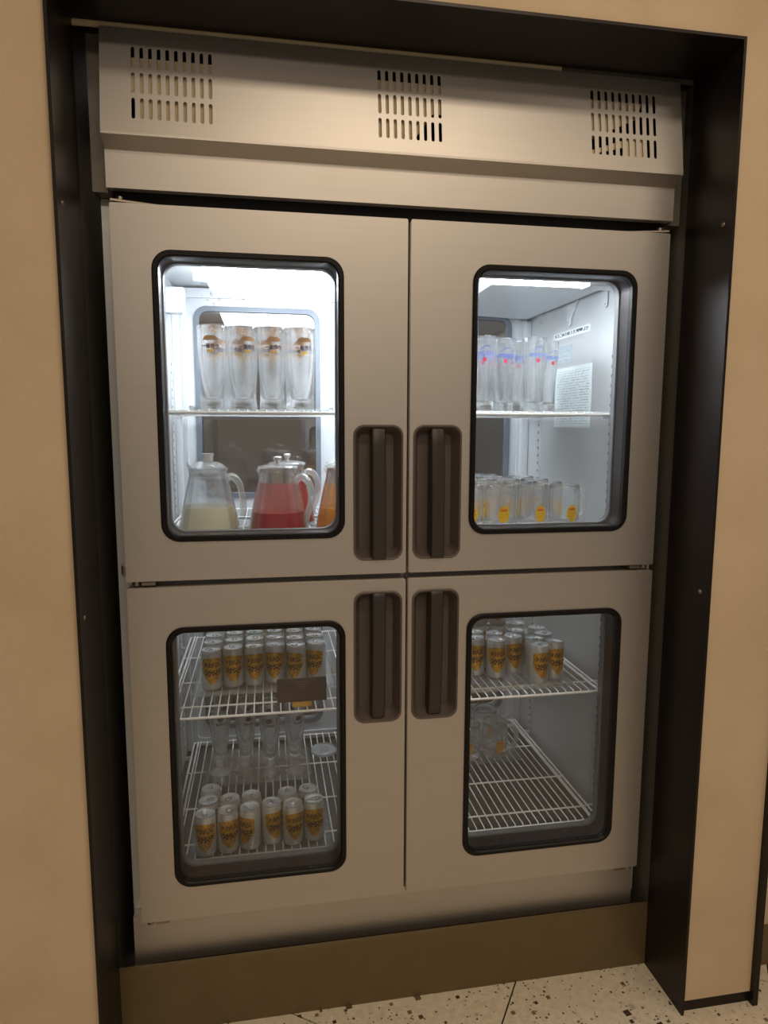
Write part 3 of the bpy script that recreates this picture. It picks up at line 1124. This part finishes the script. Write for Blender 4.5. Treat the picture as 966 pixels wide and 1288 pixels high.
E0 = 0.0004
tray(-0.506, -0.135, 0.240, 0.585, ZL1 + E0, 'clear tray under the can block behind the brown plaque')
tray(0.112, 0.492, 0.150, 0.500, ZL1 + E0, 'clear tray under the loosely spaced cans')
tray(-0.512, -0.160, 0.105, 0.300, ZL0 + E0, 'clear tray under the short can block on the lowest shelf')
tray(-0.510, -0.190, 0.455, 0.660, ZL0 + E0, 'clear tray under the footed glasses')
tray(0.160, 0.476, 0.455, 0.680, ZL0 + E0, 'clear tray under the mugs on the lowest shelf')
tray(-0.486, -0.140, 0.200, 0.600, ZU1 + E0, 'clear tray under the brown-printed beer glasses', 0.010)
tray(0.145, 0.492, 0.215, 0.600, ZU1 + E0, 'clear tray under the blue-printed beer glasses', 0.010)
TF = 0.0026


def relax(pts, dmin):
    pts = [Vector(p) for p in pts]
    for it in range(300):
        for i in range(len(pts)):
            for j in range(i):
                d = pts[i] - pts[j]
                L = d.length
                if L < dmin:
                    k = (dmin - L) / 2 / max(L, 1e-6)
                    pts[i] = pts[i] + d * k
                    pts[j] = pts[j] - d * k
    return pts


# ------------------------------------------------------------------ drink cans
CR, CH = 0.0262, 0.104
can_side = lathe_me('can_side', [(0.0205, 0.0), (0.0235, 0.002), (CR, 0.007), (CR, 0.092), (0.0245, 0.0975), (0.0232, 0.1005)], 28)
can_bottom = lathe_me('can_bottom', [(0.0205, 0.0), (0.018, 0.0015), (0.0, 0.004)], 20)
can_end = lathe_me('can_end', [(0.0232, 0.1005), (0.0240, 0.1025), (0.0238, 0.1040), (0.0222, 0.1040), (0.0214, 0.1005), (0.0200, 0.1000), (0.0, 0.1004)], 28)
bm = bmesh.new()
ring = []
for k in range(14):
    a = 2 * math.pi * k / 14
    ring.append((0.0058 * math.cos(a), 0.007 + 0.0085 * math.sin(a), 0.1022))
add_tube(bm, ring, 0.0013, 6, closed=True)
add_box(bm, -0.0045, 0.0045, -0.003, 0.004, 0.1012, 0.1030, bevel=0.0006, seg=1)
tab_me = to_mesh(bm, 'pull_tab', 50)
bm = bmesh.new()
add_lathe(bm, [(0, 0.1009), (0.0068, 0.1008), (0.0075, 0.1003)], 14)
for v in bm.verts:
    v.co = Vector((v.co.x * 0.95, v.co.y * 1.1 - 0.0115, v.co.z))
mouth_me = to_mesh(bm, 'can_mouth', 60)
can0 = None


def can(x, y, z, label, group, yaw=None, tabyaw=None):
    global can0
    if can0 is None:
        o = empty('drink_can', (0, 0, 0))
        tag(o, 'x', 'can')
        new_obj('can_body', can_side, M['can'], o)
        new_obj('can_base', can_bottom, M['can_end'], o)
        e = new_obj('can_end', can_end, M['can_end'], o)
        new_obj('pull_tab', tab_me, M['chrome'], e)
        new_obj('mouth', mouth_me, M['can_end'], e)
        can0 = o
    else:
        o = copy_tree(can0)
    o.location = (x, y, z)
    face = math.atan2(x - cam.location.x, -(cam.location.y - y)) * -0.5
    o.rotation_euler = (0, 0, face + (random.uniform(-0.45, 0.45) if yaw is None else yaw))
    for ch in o.children:
        if ch.name.startswith('can_end'):
            ch.rotation_euler = (0, 0, random.uniform(0, 6.28) if tabyaw is None else tabyaw)
    tag(o, label, 'can', group)
    return o


zb = ZL1 + E0 + TF
LA = 'silver can with gold shield print in the block behind the brown plaque'
GA = 'cans behind the brown plaque'
cols = [-0.457, -0.4025, -0.3475, -0.2925, -0.2375, -0.1835]
fr = [0.294, 0.306, 0.310, 0.314, 0.302, 0.314]
for r in range(4):
    for c, x in enumerate(cols):
        jx = random.uniform(-0.0004, 0.0004)
        can(x + jx, fr[c] + r * 0.0635, zb, 'gold-print can, %s from the side wall, %s row from door, block behind plaque' % (ORD[c], ORD[r]), GA, yaw=[0.1, 0, 0.05, -0.2, -0.35, -0.4][c] if r == 0 else None)
for c in (2, 3, 4, 5):
    can(cols[c], fr[c] + 3 * 0.0635, zb + CH, 'gold-print can stacked on the block behind the plaque, %s stacked from side wall' % ORD[c - 2], 'stacked cans behind the brown plaque')

LB = 'silver can with gold shield print among the loosely spaced cans on the half-empty side'
GB = 'loosely spaced cans'
pos = [(0.402, 0.195), (0.457, 0.221), (0.252, 0.281), (0.304, 0.255), (0.360, 0.280), (0.416, 0.254),
       (0.268, 0.334), (0.318, 0.312), (0.389, 0.330), (0.456, 0.343), (0.198, 0.284), (0.144, 0.282),
       (0.212, 0.340), (0.157, 0.338), (0.450, 0.286), (0.300, 0.400), (0.356, 0.394), (0.245, 0.402), (0.415, 0.398)]
pos = relax(pos, 2 * CR + 0.0009)
for i, p in enumerate(pos):
    can(p.x, p.y, zb, {0: 'foremost gold-print can of the loosely spaced group, nearest the shelf front rail', 1: 'loosely spaced gold-print can touching the foremost one, beside the side wall'}.get(i, LB), GB, yaw=[0.35, 0.3, 0.0, 0.05, 0.3, 0.4][i] if i < 6 else None)
for i in (15, 16, 17):
    can(pos[i].x, pos[i].y, zb + CH, 'silver can with gold shield print stacked on the loosely spaced cans', 'cans stacked at the back of the half-empty side')

zb = ZL0 + E0 + TF
LCS = ['gold-print can on lowest shelf, %s from the side wall, first row from door' % ORD[i] for i in range(6)] + \
      ['gold-print can on lowest shelf, %s from the side wall, second row from door' % ORD[i] for i in range(5)] + \
      ['single gold-print can on lowest shelf in the third row from the door']
GC = 'cans on the lowest shelf'
low = relax([(-0.470, 0.143), (-0.417, 0.148), (-0.363, 0.153), (-0.310, 0.166), (-0.257, 0.154), (-0.204, 0.164),
             (-0.467, 0.200), (-0.412, 0.202), (-0.362, 0.208), (-0.268, 0.210), (-0.216, 0.216), (-0.465, 0.256)], 2 * CR + 0.0009)
for i, (x, y) in enumerate(low):
    can(x, y, zb, LCS[i], GC, yaw=[-0.1, 0.2, -0.7, 0.5, 0.3, 0.0][i] if i < 6 else None)


# ------------------------------------------------------------------ drinking glasses
def bez_r(prof):
    """radius lookup of an outer profile"""
    P = sorted([(z, r) for r, z in prof])

    def f(z):
        for (z0, r0), (z1, r1) in zip(P, P[1:]):
            if z0 <= z <= z1:
                return r0 + (r1 - r0) * (z - z0) / max(z1 - z0, 1e-9)
        return P[-1][1] if z > P[-1][0] else P[0][1]
    return f


# brown-printed beer glass
outA = [(0.0300, 0.0), (0.0312, 0.003), (0.0306, 0.012), (0.0296, 0.030), (0.0296, 0.050), (0.0304, 0.070), (0.0322, 0.095), (0.0336, 0.120), (0.0342, 0.145), (0.0345, 0.170), (0.0345, 0.187)]
inA = [(0.0333, 0.187), (0.0332, 0.170), (0.0328, 0.145), (0.0320, 0.120), (0.0300, 0.095), (0.0262, 0.065), (0.0215, 0.040), (0.0160, 0.024), (0.0, 0.020)]
meA = lathe_me('glassA', [(0, 0)] + outA + [(0.0339, 0.1882)] + inA, 32)
rA = bez_r(outA)


def arc_shape(cx, cz, r0, r1, a0, a1, n=10):
    o = [(cx + r1 * math.cos(math.radians(a0 + (a1 - a0) * k / n)), cz + r1 * 0.62 * math.sin(math.radians(a0 + (a1 - a0) * k / n))) for k in range(n + 1)]
    i = [(cx + r0 * math.cos(math.radians(a1 + (a0 - a1) * k / n)), cz + r0 * 0.62 * math.sin(math.radians(a1 + (a0 - a1) * k / n))) for k in range(n + 1)]
    return o + i


zc = 0.1535
body = [(-18, -4), (-17, 1), (-14, 6), (-15, 9), (-11, 8.5), (-9, 12), (-6, 9.5), (-2, 12.5), (2, 10.5), (5, 13), (9, 10.5), (13, 10), (15, 6.5), (19, 4), (18, -1), (15, 1), (14, -4), (11, -0.5), (8, -3), (5, 0), (1, -3), (-3, 0), (-6, -4), (-9, 0), (-12, -2.5), (-14, 0)]
emblem = [[(p[0] * 0.00105, zc + 0.0012 + p[1] * 0.00078) for p in body],
          ]
em_me = to_mesh(wrap(flat_shape(emblem), rA), 'emblem')
t0 = text_bm('一番搾り', 0.0108)
tm = to_mesh(t0, 'text_once')
tb = bmesh.new()
for dx, dz in ((-0.00035, 0.0), (0.00035, 0.0), (0.0, -0.0003), (0.0, 0.0003)):     # brush-heavy strokes
    k0 = len(tb.verts)
    tb.from_mesh(tm)
    for v in list(tb.verts)[k0:]:
        v.co = Vector((v.co.x + dx, 0, v.co.z + 0.1368 + dz))
for dx, dz in ((0.0, -0.0009), (0.0, 0.0009), (-0.0008, 0.0), (0.0008, 0.0)):         # the two sparse outer characters are drawn boldest
    k0 = len(tb.verts)
    tb.from_mesh(tm)
    extra = list(tb.verts)[k0:]
    bmesh.ops.delete(tb, geom=[v for v in extra if abs(v.co.x) < 0.0106], context='VERTS')
    for v in list(tb.verts)[k0:]:
        v.co = Vector((v.co.x + dx, 0, v.co.z + 0.1368 + dz))
bpy.data.meshes.remove(tm)
txt_me = to_mesh(wrap(tb, rA, cut=0.003), 'print_text')
leaf = [[(-0.009, 0.1335), (-0.004, 0.1335), (0.0, 0.131), (0.004, 0.1335), (0.009, 0.1335), (0.006, 0.130), (0.0075, 0.126), (0.002, 0.128), (0.0, 0.1225), (-0.002, 0.128), (-0.0075, 0.126), (-0.006, 0.130)]]
leaf_me = to_mesh(wrap(flat_shape(leaf), rA), 'gold_crest')
gA = None
for c, x in enumerate((-0.430, -0.3595, -0.289, -0.2185)):
    for r in range(5):
        if gA is None:
            o = empty('beer_glass', (0, 0, 0))
            new_obj('glass_body', meA, M['glass'], o)
            new_obj('emblem_print', em_me, M['ink_brown'], o)
            new_obj('letter_print', txt_me, M['ink_dark'], o)
            new_obj('crest_print', leaf_me, M['ink_gold'], o)
            gA = o
        else:
            o = copy_tree(gA)
        o.location = (x, 0.252 + r * 0.0705, ZU1 + E0 + TF)
        o.scale = (1, 1, 1.04)
        yaw = {0: [-0.05, 0.42, 0.12, 0.20][c], 1: [0.55, -0.35, -0.45, 0.05][c]}.get(r, random.uniform(-0.8, 0.8))
        o.rotation_euler = (0, 0, yaw)
        tag(o, 'brown-printed beer glass, %s from the side wall, %s row from the door' % (ORD[c], ORD[r]), 'glass', 'brown-printed beer glasses')

# blue-printed beer glass
outB = [(0.0255, 0.0), (0.0268, 0.003), (0.0262, 0.015), (0.0250, 0.035), (0.0252, 0.060), (0.0268, 0.090), (0.0292, 0.120), (0.0308, 0.145), (0.0316, 0.170), (0.0316, 0.183)]
inB = [(0.0304, 0.183), (0.0302, 0.165), (0.0294, 0.140), (0.0275, 0.115), (0.0246, 0.085), (0.0222, 0.055), (0.0200, 0.025), (0.0, 0.018)]
meB = lathe_me('glassB', [(0, 0)] + outB + [(0.0310, 0.1842)] + inB, 32)
rB = bez_r(outB)
st = []
rnd = random.Random(3)
x = -0.024
while x < 0.023:                                    # a row of blue block letters, too blurred to read
    st.append([(x, 0.136), (x + 0.0014, 0.136), (x + 0.0014, 0.1445), (x, 0.1445)])
    st.append([(x + 0.0034, 0.136), (x + 0.0048, 0.136), (x + 0.0048, 0.1445), (x + 0.0034, 0.1445)])
    zz = rnd.choice((0.136, 0.1395, 0.143))
    st.append([(x + 0.0013, zz), (x + 0.0036, zz), (x + 0.0036, zz + 0.0015), (x + 0.0013, zz + 0.0015)])
    x += 0.0066
blue_me = to_mesh(wrap(flat_shape(st), rB, cut=0.003), 'blue_letters')
sw = []
for k in range(10):
    a, b = k / 10, (k + 1) / 10
    f = lambda t: (-0.012 + 0.026 * t, 0.153 + 0.006 * math.sin(t * 3.2 - 0.5))
    p, q = f(a), f(b)
    sw.append([(p[0], p[1] - 0.0007), (q[0], q[1] - 0.0007), (q[0], q[1] + 0.0007), (p[0], p[1] + 0.0007)])
sw_me = to_mesh(wrap(flat_shape(sw), rB, cut=0.003), 'blue_swash')
dot = [[(0.0046 * math.cos(2 * math.pi * k / 14), 0.1265 + 0.0052 * math.sin(2 * math.pi * k / 14)) for k in range(14)]]
dot_me = to_mesh(wrap(flat_shape(dot), rB, cut=0.003), 'red_dot')
gB = None
blue = [(0.186, 0.262, 0.1), (0.254, 0.262, -0.25), (0.322, 0.300, -0.2), (0.392, 0.262, -0.05), (0.455, 0.330, 0.2), (0.205, 0.335, 0.4),
                    (0.268, 0.355, 0.1), (0.375, 0.350, -0.6), (0.230, 0.420, 0.3), (0.310, 0.420, 0.9), (0.395, 0.425, 0.2), (0.452, 0.402, 0.5), (0.335, 0.492, 0.0), (0.410, 0.500, 0.2)]
bp = relax([(a, b) for a, b, c in blue], 0.0646)
for (x, y), (_, _, yaw) in zip(bp, blue):
    if gB is None:
        o = empty('beer_glass', (0, 0, 0))
        new_obj('glass_body', meB, M['glass'], o)
        new_obj('letter_print', blue_me, M['ink_blue'], o)
        new_obj('swash_print', sw_me, M['ink_blue'], o)
        new_obj('dot_print', dot_me, M['ink_red'], o)
        gB = o
    else:
        o = copy_tree(gB)
    o.location = (x, y, ZU1 + E0 + TF)
    o.scale = (1, 1, 1.03)
    o.rotation_euler = (0, 0, yaw)
    tag(o, 'slim clear beer glass with blue lettering and a red dot above the mugs', 'glass', 'blue-printed beer glasses')

# mugs
outM = [(0.0360, 0.0), (0.0385, 0.003), (0.0390, 0.012), (0.0392, 0.060), (0.0395, 0.100), (0.0397, 0.110)]
inM = [(0.0372, 0.110), (0.0366, 0.095), (0.0356, 0.060), (0.0345, 0.022), (0.0, 0.016)]
meM = lathe_me('mug', [(0, 0)] + outM + [(0.0385, 0.1115)] + inM, 32)
rM = bez_r(outM)
bm = bmesh.new()
add_tube(bm, spline([(0.0375, 0, 0.092), (0.052, 0, 0.095), (0.066, 0, 0.082), (0.068, 0, 0.058), (0.062, 0, 0.034), (0.050, 0, 0.022), (0.0375, 0, 0.022)], 5), 0.0055, 10, rb=0.007)
mh_me = to_mesh(bm, 'mug_handle', 60)


def oval(w, h, z):
    return [[(w * math.cos(2 * math.pi * k / 24), z + h * math.sin(2 * math.pi * k / 24)) for k in range(24)]]


lab_me = to_mesh(wrap(flat_shape(oval(0.0150, 0.0215, 0.041)), rM, cut=0.006), 'oval_label')
redp_me = to_mesh(wrap(flat_shape([[(-0.009, 0.0485), (0.009, 0.0485), (0.0075, 0.0545), (-0.0075, 0.0545)]]), rM, off=0.0010, cut=0.004), 'label_red')
mugs = {}


def mug(x, y, z, lab_mat, yaw, hyaw, label, group):
    key = lab_mat
    if key not in mugs:
        o = empty('glass_mug', (0, 0, 0))
        new_obj('mug_body', meM, M['glass'], o)
        new_obj('handle', mh_me, M['glass_handle'], o)
        l = new_obj('oval_label', lab_me.copy(), M[lab_mat], o)
        new_obj('label_lettering', redp_me, M['ink_orange'] if lab_mat == 'label_yellow' else M['ink_brown'], l)
        mugs[key] = o
    else:
        o = copy_tree(mugs[key])
    o.location = (x, y, z)
    o.rotation_euler = (0, 0, hyaw)
    for ch in o.children:
        if ch.name.startswith('oval_label'):
            ch.rotation_euler = (0, 0, yaw - hyaw)
    tag(o, label, 'mug', group)


LM, GM = 'clear glass mug with yellow oval label on the shelf below the blue-printed glasses', 'yellow-label mugs'
for r in range(5):
    for c in range(4):
        x = 0.196 + c * 0.0865 - (0.004 if r % 2 else 0.0)
        y = 0.190 + r * 0.100
        if r == 4 and c == 3:
            continue
        yaw = [0.0, -0.1, 0.2, 0.15][c] if r == 0 else random.uniform(-0.7, 0.7)
        mug(x, y, ZU0 + E0, 'label_yellow', yaw, random.uniform(0.62, 0.82) if not (c == 3 and r == 0) else 0.25, 'yellow-label glass mug, %s from the side wall, %s row from the door' % (ORD[3 - c], ORD[r]), GM)
LN, GN = 'clear glass mug with faded amber label at the back of the lowest shelf', 'amber-label mugs'
for r in range(2):
    for c, x in enumerate((0.218, 0.308, 0.398)):
        mug(x, 0.512 + r * 0.098, ZL0 + E0 + TF, 'label_amber', [0.2, -0.2, 0.15][c], 0.65 if not (c == 2 and r == 0) else -0.25, 'faded amber-label mug on lowest shelf, %s from the side wall, %s row' % (ORD[2 - c], ORD[r]), GN)

# footed glasses on the lowest shelf
outF = [(0.0300, 0.0), (0.0305, 0.003), (0.0200, 0.008), (0.0110, 0.014), (0.0095, 0.020), (0.0130, 0.027), (0.0140, 0.033), (0.0120, 0.040), (0.0135, 0.050), (0.0200, 0.075), (0.0255, 0.105), (0.0295, 0.145), (0.0318, 0.185), (0.0322, 0.198)]
inF = [(0.0310, 0.198), (0.0304, 0.180), (0.0280, 0.145), (0.0238, 0.105), (0.0180, 0.078), (0.0095, 0.058), (0.0, 0.054)]
meF = lathe_me('footed', [(0, 0)] + outF + [(0.0316, 0.1992)] + inF, 30)
rF = bez_r(outF)
fp = []
rnd = random.Random(5)
for k in range(7):
    x = -0.013 + k * 0.0040
    fp.append([(x, 0.160), (x + 0.0024, 0.160 + rnd.uniform(-0.001, 0.001)), (x + 0.0026, 0.168), (x + 0.0004, 0.168)])
fp += oval(0.009, 0.007, 0.179)
fp_me = to_mesh(wrap(flat_shape(fp), rF, cut=0.004), 'brown_print')
gF = None
for r in range(2):
    for c, (x, y) in enumerate(((-0.459, 0.535), (-0.384, 0.525), (-0.311, 0.500), (-0.237, 0.508))):
        if gF is None:
            o = empty('footed_glass', (0, 0, 0))
            new_obj('glass_body', meF, M['glass'], o)
            new_obj('brown_print', fp_me, M['ink_dark'], o)
            gF = o
        else:
            o = copy_tree(gF)
        o.location = (x, y + r * 0.075, ZL0 + E0 + TF)
        o.rotation_euler = (0, 0, random.uniform(-0.4, 0.4))
        tag(o, 'tall footed glass on lowest shelf, %s from the side wall, %s row from door' % (ORD[c], ORD[r]), 'glass', 'footed glasses')

# frosted lid lying on the lowest shelf
o = empty('round_lid', (-0.140, 0.620, ZL0 + E0))
tag(o, 'round frosted plastic lid lying flat beside the footed glasses', 'lid')
new_obj('lid_disc', lathe_me('lid', [(0, 0), (0.039, 0.0), (0.042, 0.002), (0.042, 0.010), (0.039, 0.012), (0.037, 0.007), (0, 0.007)], 30), M['frosted'], o)
new_obj('lid_ring', lathe_me('lidr', [(0.014, 0.0072), (0.014, 0.009), (0.016, 0.009), (0.016, 0.0072)], 24), M['frosted'], o)


# ------------------------------------------------------------------ jugs
def jug_outer(hb):
    return [(0.0690, 0.0), (0.0725, 0.003), (0.0722, 0.010), (0.0690, 0.030), (0.0630, 0.060), (0.0560, 0.090), (0.0490, 0.118), (0.0445, 0.138), (0.0440, hb)]


def build_jug(x, y, rz, liq, level, film, film_top, lid, label):
    o = empty('jug', (x, y, ZU0 + E0), rz)
    o.scale = (1, 1, 1.035)
    tag(o, label, 'jug')
    H = 0.152
    out = jug_outer(H)
    inn = [(r - 0.0032, z) for r, z in reversed(out[2:])] + [(0.0640, 0.007), (0.0, 0.006)]
    new_obj('jug_body', lathe_me('jug', [(0, 0)] + out + [(0.0424, H + 0.0015)] + inn, 40), M['glass_thick'], o)
    rj = bez_r(out)
    pr = [(0.0, 0.0066), (0.062, 0.0068)]
    n = 8
    for k in range(n + 1):
        z = 0.0085 + (level - 0.0085) * k / n
        pr.append((rj(z) - 0.0040, z))
    pr.append((0.0, level))
    new_obj('drink', lathe_me('drink', pr, 36), M[liq], o)
    if film:
        pr = []
        for k in range(9):
            z = level + 0.001 + (film_top - level) * k / 8
            pr.append((rj(z) - 0.0038, z))
        for k in range(9):
            z = film_top + 0.001 - (film_top - level) * k / 8
            pr.append((rj(z) - 0.0046, z))
        pr.append(pr[0])
        new_obj('drink_residue', lathe_me('film', pr, 36), M[film], o)
    # handle on local +x
    bm = bmesh.new()
    if lid == 'dome':
        path = spline([(0.042, 0, 0.128), (0.056, 0, 0.134), (0.072, 0, 0.118), (0.080, 0, 0.088), (0.081, 0, 0.058), (0.0785, 0, 0.040)], 6)
    else:
        path = spline([(0.043, 0, 0.122), (0.060, 0, 0.134), (0.078, 0, 0.122), (0.086, 0, 0.096), (0.082, 0, 0.066), (0.072, 0, 0.040), (0.0655, 0, 0.018)], 6)
    add_tube(bm, path, 0.0065, 10, rb=0.0085)
    new_obj('handle', to_mesh(bm, 'jh', 60), M['glass_handle'], o)
    if lid == 'dome':
        l = new_obj('lid', lathe_me('jl', [(0.0405, 0.130), (0.0412, 0.136), (0.0470, 0.1535), (0.0475, 0.156), (0.042, 0.157), (0.036, 0.163), (0.024, 0.169), (0.0, 0.171)], 36), M['clear_lid'], o)
        new_obj('knob', lathe_me('jk', [(0.012, 0.170), (0.0125, 0.180), (0.0145, 0.186), (0.0140, 0.1885), (0.0, 0.189)], 18), M['white'], l)
        # raised pouring spout on local -x
        bm = bmesh.new()
        segs = []
        for k in range(7):
            a = math.radians(-75 + 150 * k / 6)
            row = []
            for t, rr, zz in ((0, 0.044, 0.138), (1, 0.050, 0.150), (2, 0.0575, 0.164), (3, 0.0600, 0.172)):
                w = 1.0 - 0.16 * t
                aa = a * w
                row.append(bm.verts.new((-rr * math.cos(aa) + 0.004 * t, rr * math.sin(aa), zz - 0.018 * abs(a) / 1.3 * t / 3)))
            segs.append(row)
        for A, B in zip(segs, segs[1:]):
            for i in range(3):
                bm.faces.new((A[i], A[i + 1], B[i + 1], B[i]))
        bmesh.ops.solidify(bm, geom=bm.faces[:], thickness=0.0024)
        new_obj('spout', to_mesh(bm, 'spout', 60), M['glass_thick'], o)
    else:
        l = new_obj('lid', lathe_me('jl', [(0.0395, 0.118), (0.0402, 0.152), (0.0475, 0.1535), (0.0485, 0.1555), (0.0470, 0.158), (0.030, 0.162), (0.0, 0.1645)], 36), M['clear_lid'], o)
        new_obj('lid_band', lathe_me('jb', [(0.0400, 0.1185), (0.0400, 0.1515), (0.0391, 0.1515), (0.0391, 0.1185), (0.0400, 0.1185)], 36), M['chrome_thin'], l)
        new_obj('knob', lathe_me('jk', [(0.0065, 0.1635), (0.0055, 0.168), (0.0095, 0.174), (0.0105, 0.179), (0.008, 0.1815), (0.0, 0.182)], 18), M['chrome'], l)
        bm = bmesh.new()
        segs = []
        for k in range(7):
            a = math.radians(-40 + 80 * k / 6)
            row = []
            for t, rr, zz in ((0, 0.0445, 0.128), (1, 0.0480, 0.142), (2, 0.0535, 0.1515)):
                w = 1.0 - 0.2 * t
                row.append(bm.verts.new((-rr * math.cos(a * w), rr * math.sin(a * w), zz)))
            segs.append(row)
        for A, B in zip(segs, segs[1:]):
            for i in range(2):
                bm.faces.new((A[i], A[i + 1], B[i + 1], B[i]))
        bmesh.ops.solidify(bm, geom=bm.faces[:], thickness=0.0022)
        new_obj('spout', to_mesh(bm, 'spout', 60), M['glass_thick'], o)
    return o


M['chrome_thin'] = thin_glass('brushed_lid_band', (0.85, 0.82, 0.76), 0.35, 0.5, 2.0, 0.15)
build_jug(-0.444, 0.206, math.radians(12), 'milk', 0.066, None, 0, 'dome', 'glass jug of pale yellow milky drink with a domed clear lid')
build_jug(-0.280, 0.204, math.radians(-22), 'red', 0.052, 'pink_film', 0.118, 'flat', 'glass jug a third full of red juice with pink film, before a fuller one')
build_jug(-0.252, 0.366, math.radians(15), 'red', 0.122, None, 0, 'flat', 'fuller glass jug of red juice standing behind the third-full one')
build_jug(-0.116, 0.206, math.radians(-30), 'orange', 0.060, 'orange_film', 0.112, 'flat', 'half-full glass jug of orange tea beside the third-full red jug')
build_jug(-0.100, 0.372, math.radians(10), 'orange', 0.104, 'orange_film', 0.124, 'flat', 'fuller glass jug of orange tea standing behind the half-full one')

# ------------------------------------------------------------------ brown plaque on its brass stand
o = empty('price_plaque', (-0.2310, 0.146, ZL1 + E0), 0.0)
tag(o, 'dark brown plaque in a small brass stand at the shelf front', 'plaque')
inv = Matrix.Identity(4)
new_obj('plaque_board', box_me('pb', -0.0605, 0.0605, -0.002, 0.002, 0.010, 0.068, bevel=0.0012), M['plaque'], o, (0, 0, 0), (math.radians(-8), 0, 0))
bm = bmesh.new()
add_box(bm, -0.0235, 0.0235, -0.009, 0.012, 0.0, 0.003, bevel=0.0008)
add_box(bm, -0.0235, 0.0235, -0.009, -0.0065, 0.003, 0.013, bevel=0.0008)
add_box(bm, -0.0235, 0.0235, 0.008, 0.0105, 0.003, 0.016, bevel=0.0008)
new_obj('brass_stand', to_mesh(bm, 'stand', 40), M['brass'], o)
bm = bmesh.new()
rnd = random.Random(9)
for z, w in ((0.058, 0.017), (0.0515, 0.011), (0.0465, 0.006), (0.0420, 0.008)):
    x = -w
    while x < w:
        d = rnd.uniform(0.0012, 0.0030)
        add_box(bm, x, x + d, -0.0026, -0.0021, z, z + 0.0014)
        x += d + 0.0008
new_obj('plaque_print', to_mesh(bm, 'pp'), plain('faint_print', srgb(120, 100, 92), 0.5), o, (0, 0, 0), (math.radians(-8), 0, 0))

# ------------------------------------------------------------------ papers on the inside wall
px = IX - 0.0008
n = new_obj('notice_sheet', box_me('ns', -0.0004, 0.0004, -0.120, 0.120, -0.089, 0.089), M['paper'], None, (px, 0.438, 1.470))
tag(n, 'white printed notice sheet stuck on the inside side wall', 'notice')
n = new_obj('serial_sticker', box_me('ss', -0.0004, 0.0004, -0.122, 0.122, -0.010, 0.010), M['sticker'], None, (px, 0.462, 1.657))
tag(n, 'narrow white sticker of characters above the notice sheet', 'sticker')
n = new_obj('faint_label', box_me('fl', -0.0003, 0.0003, -0.050, 0.050, -0.026, 0.026), M['stamp'], None, (px, 0.50, 1.600))
tag(n, 'faint grey printed label between sticker and notice sheet', 'sticker')
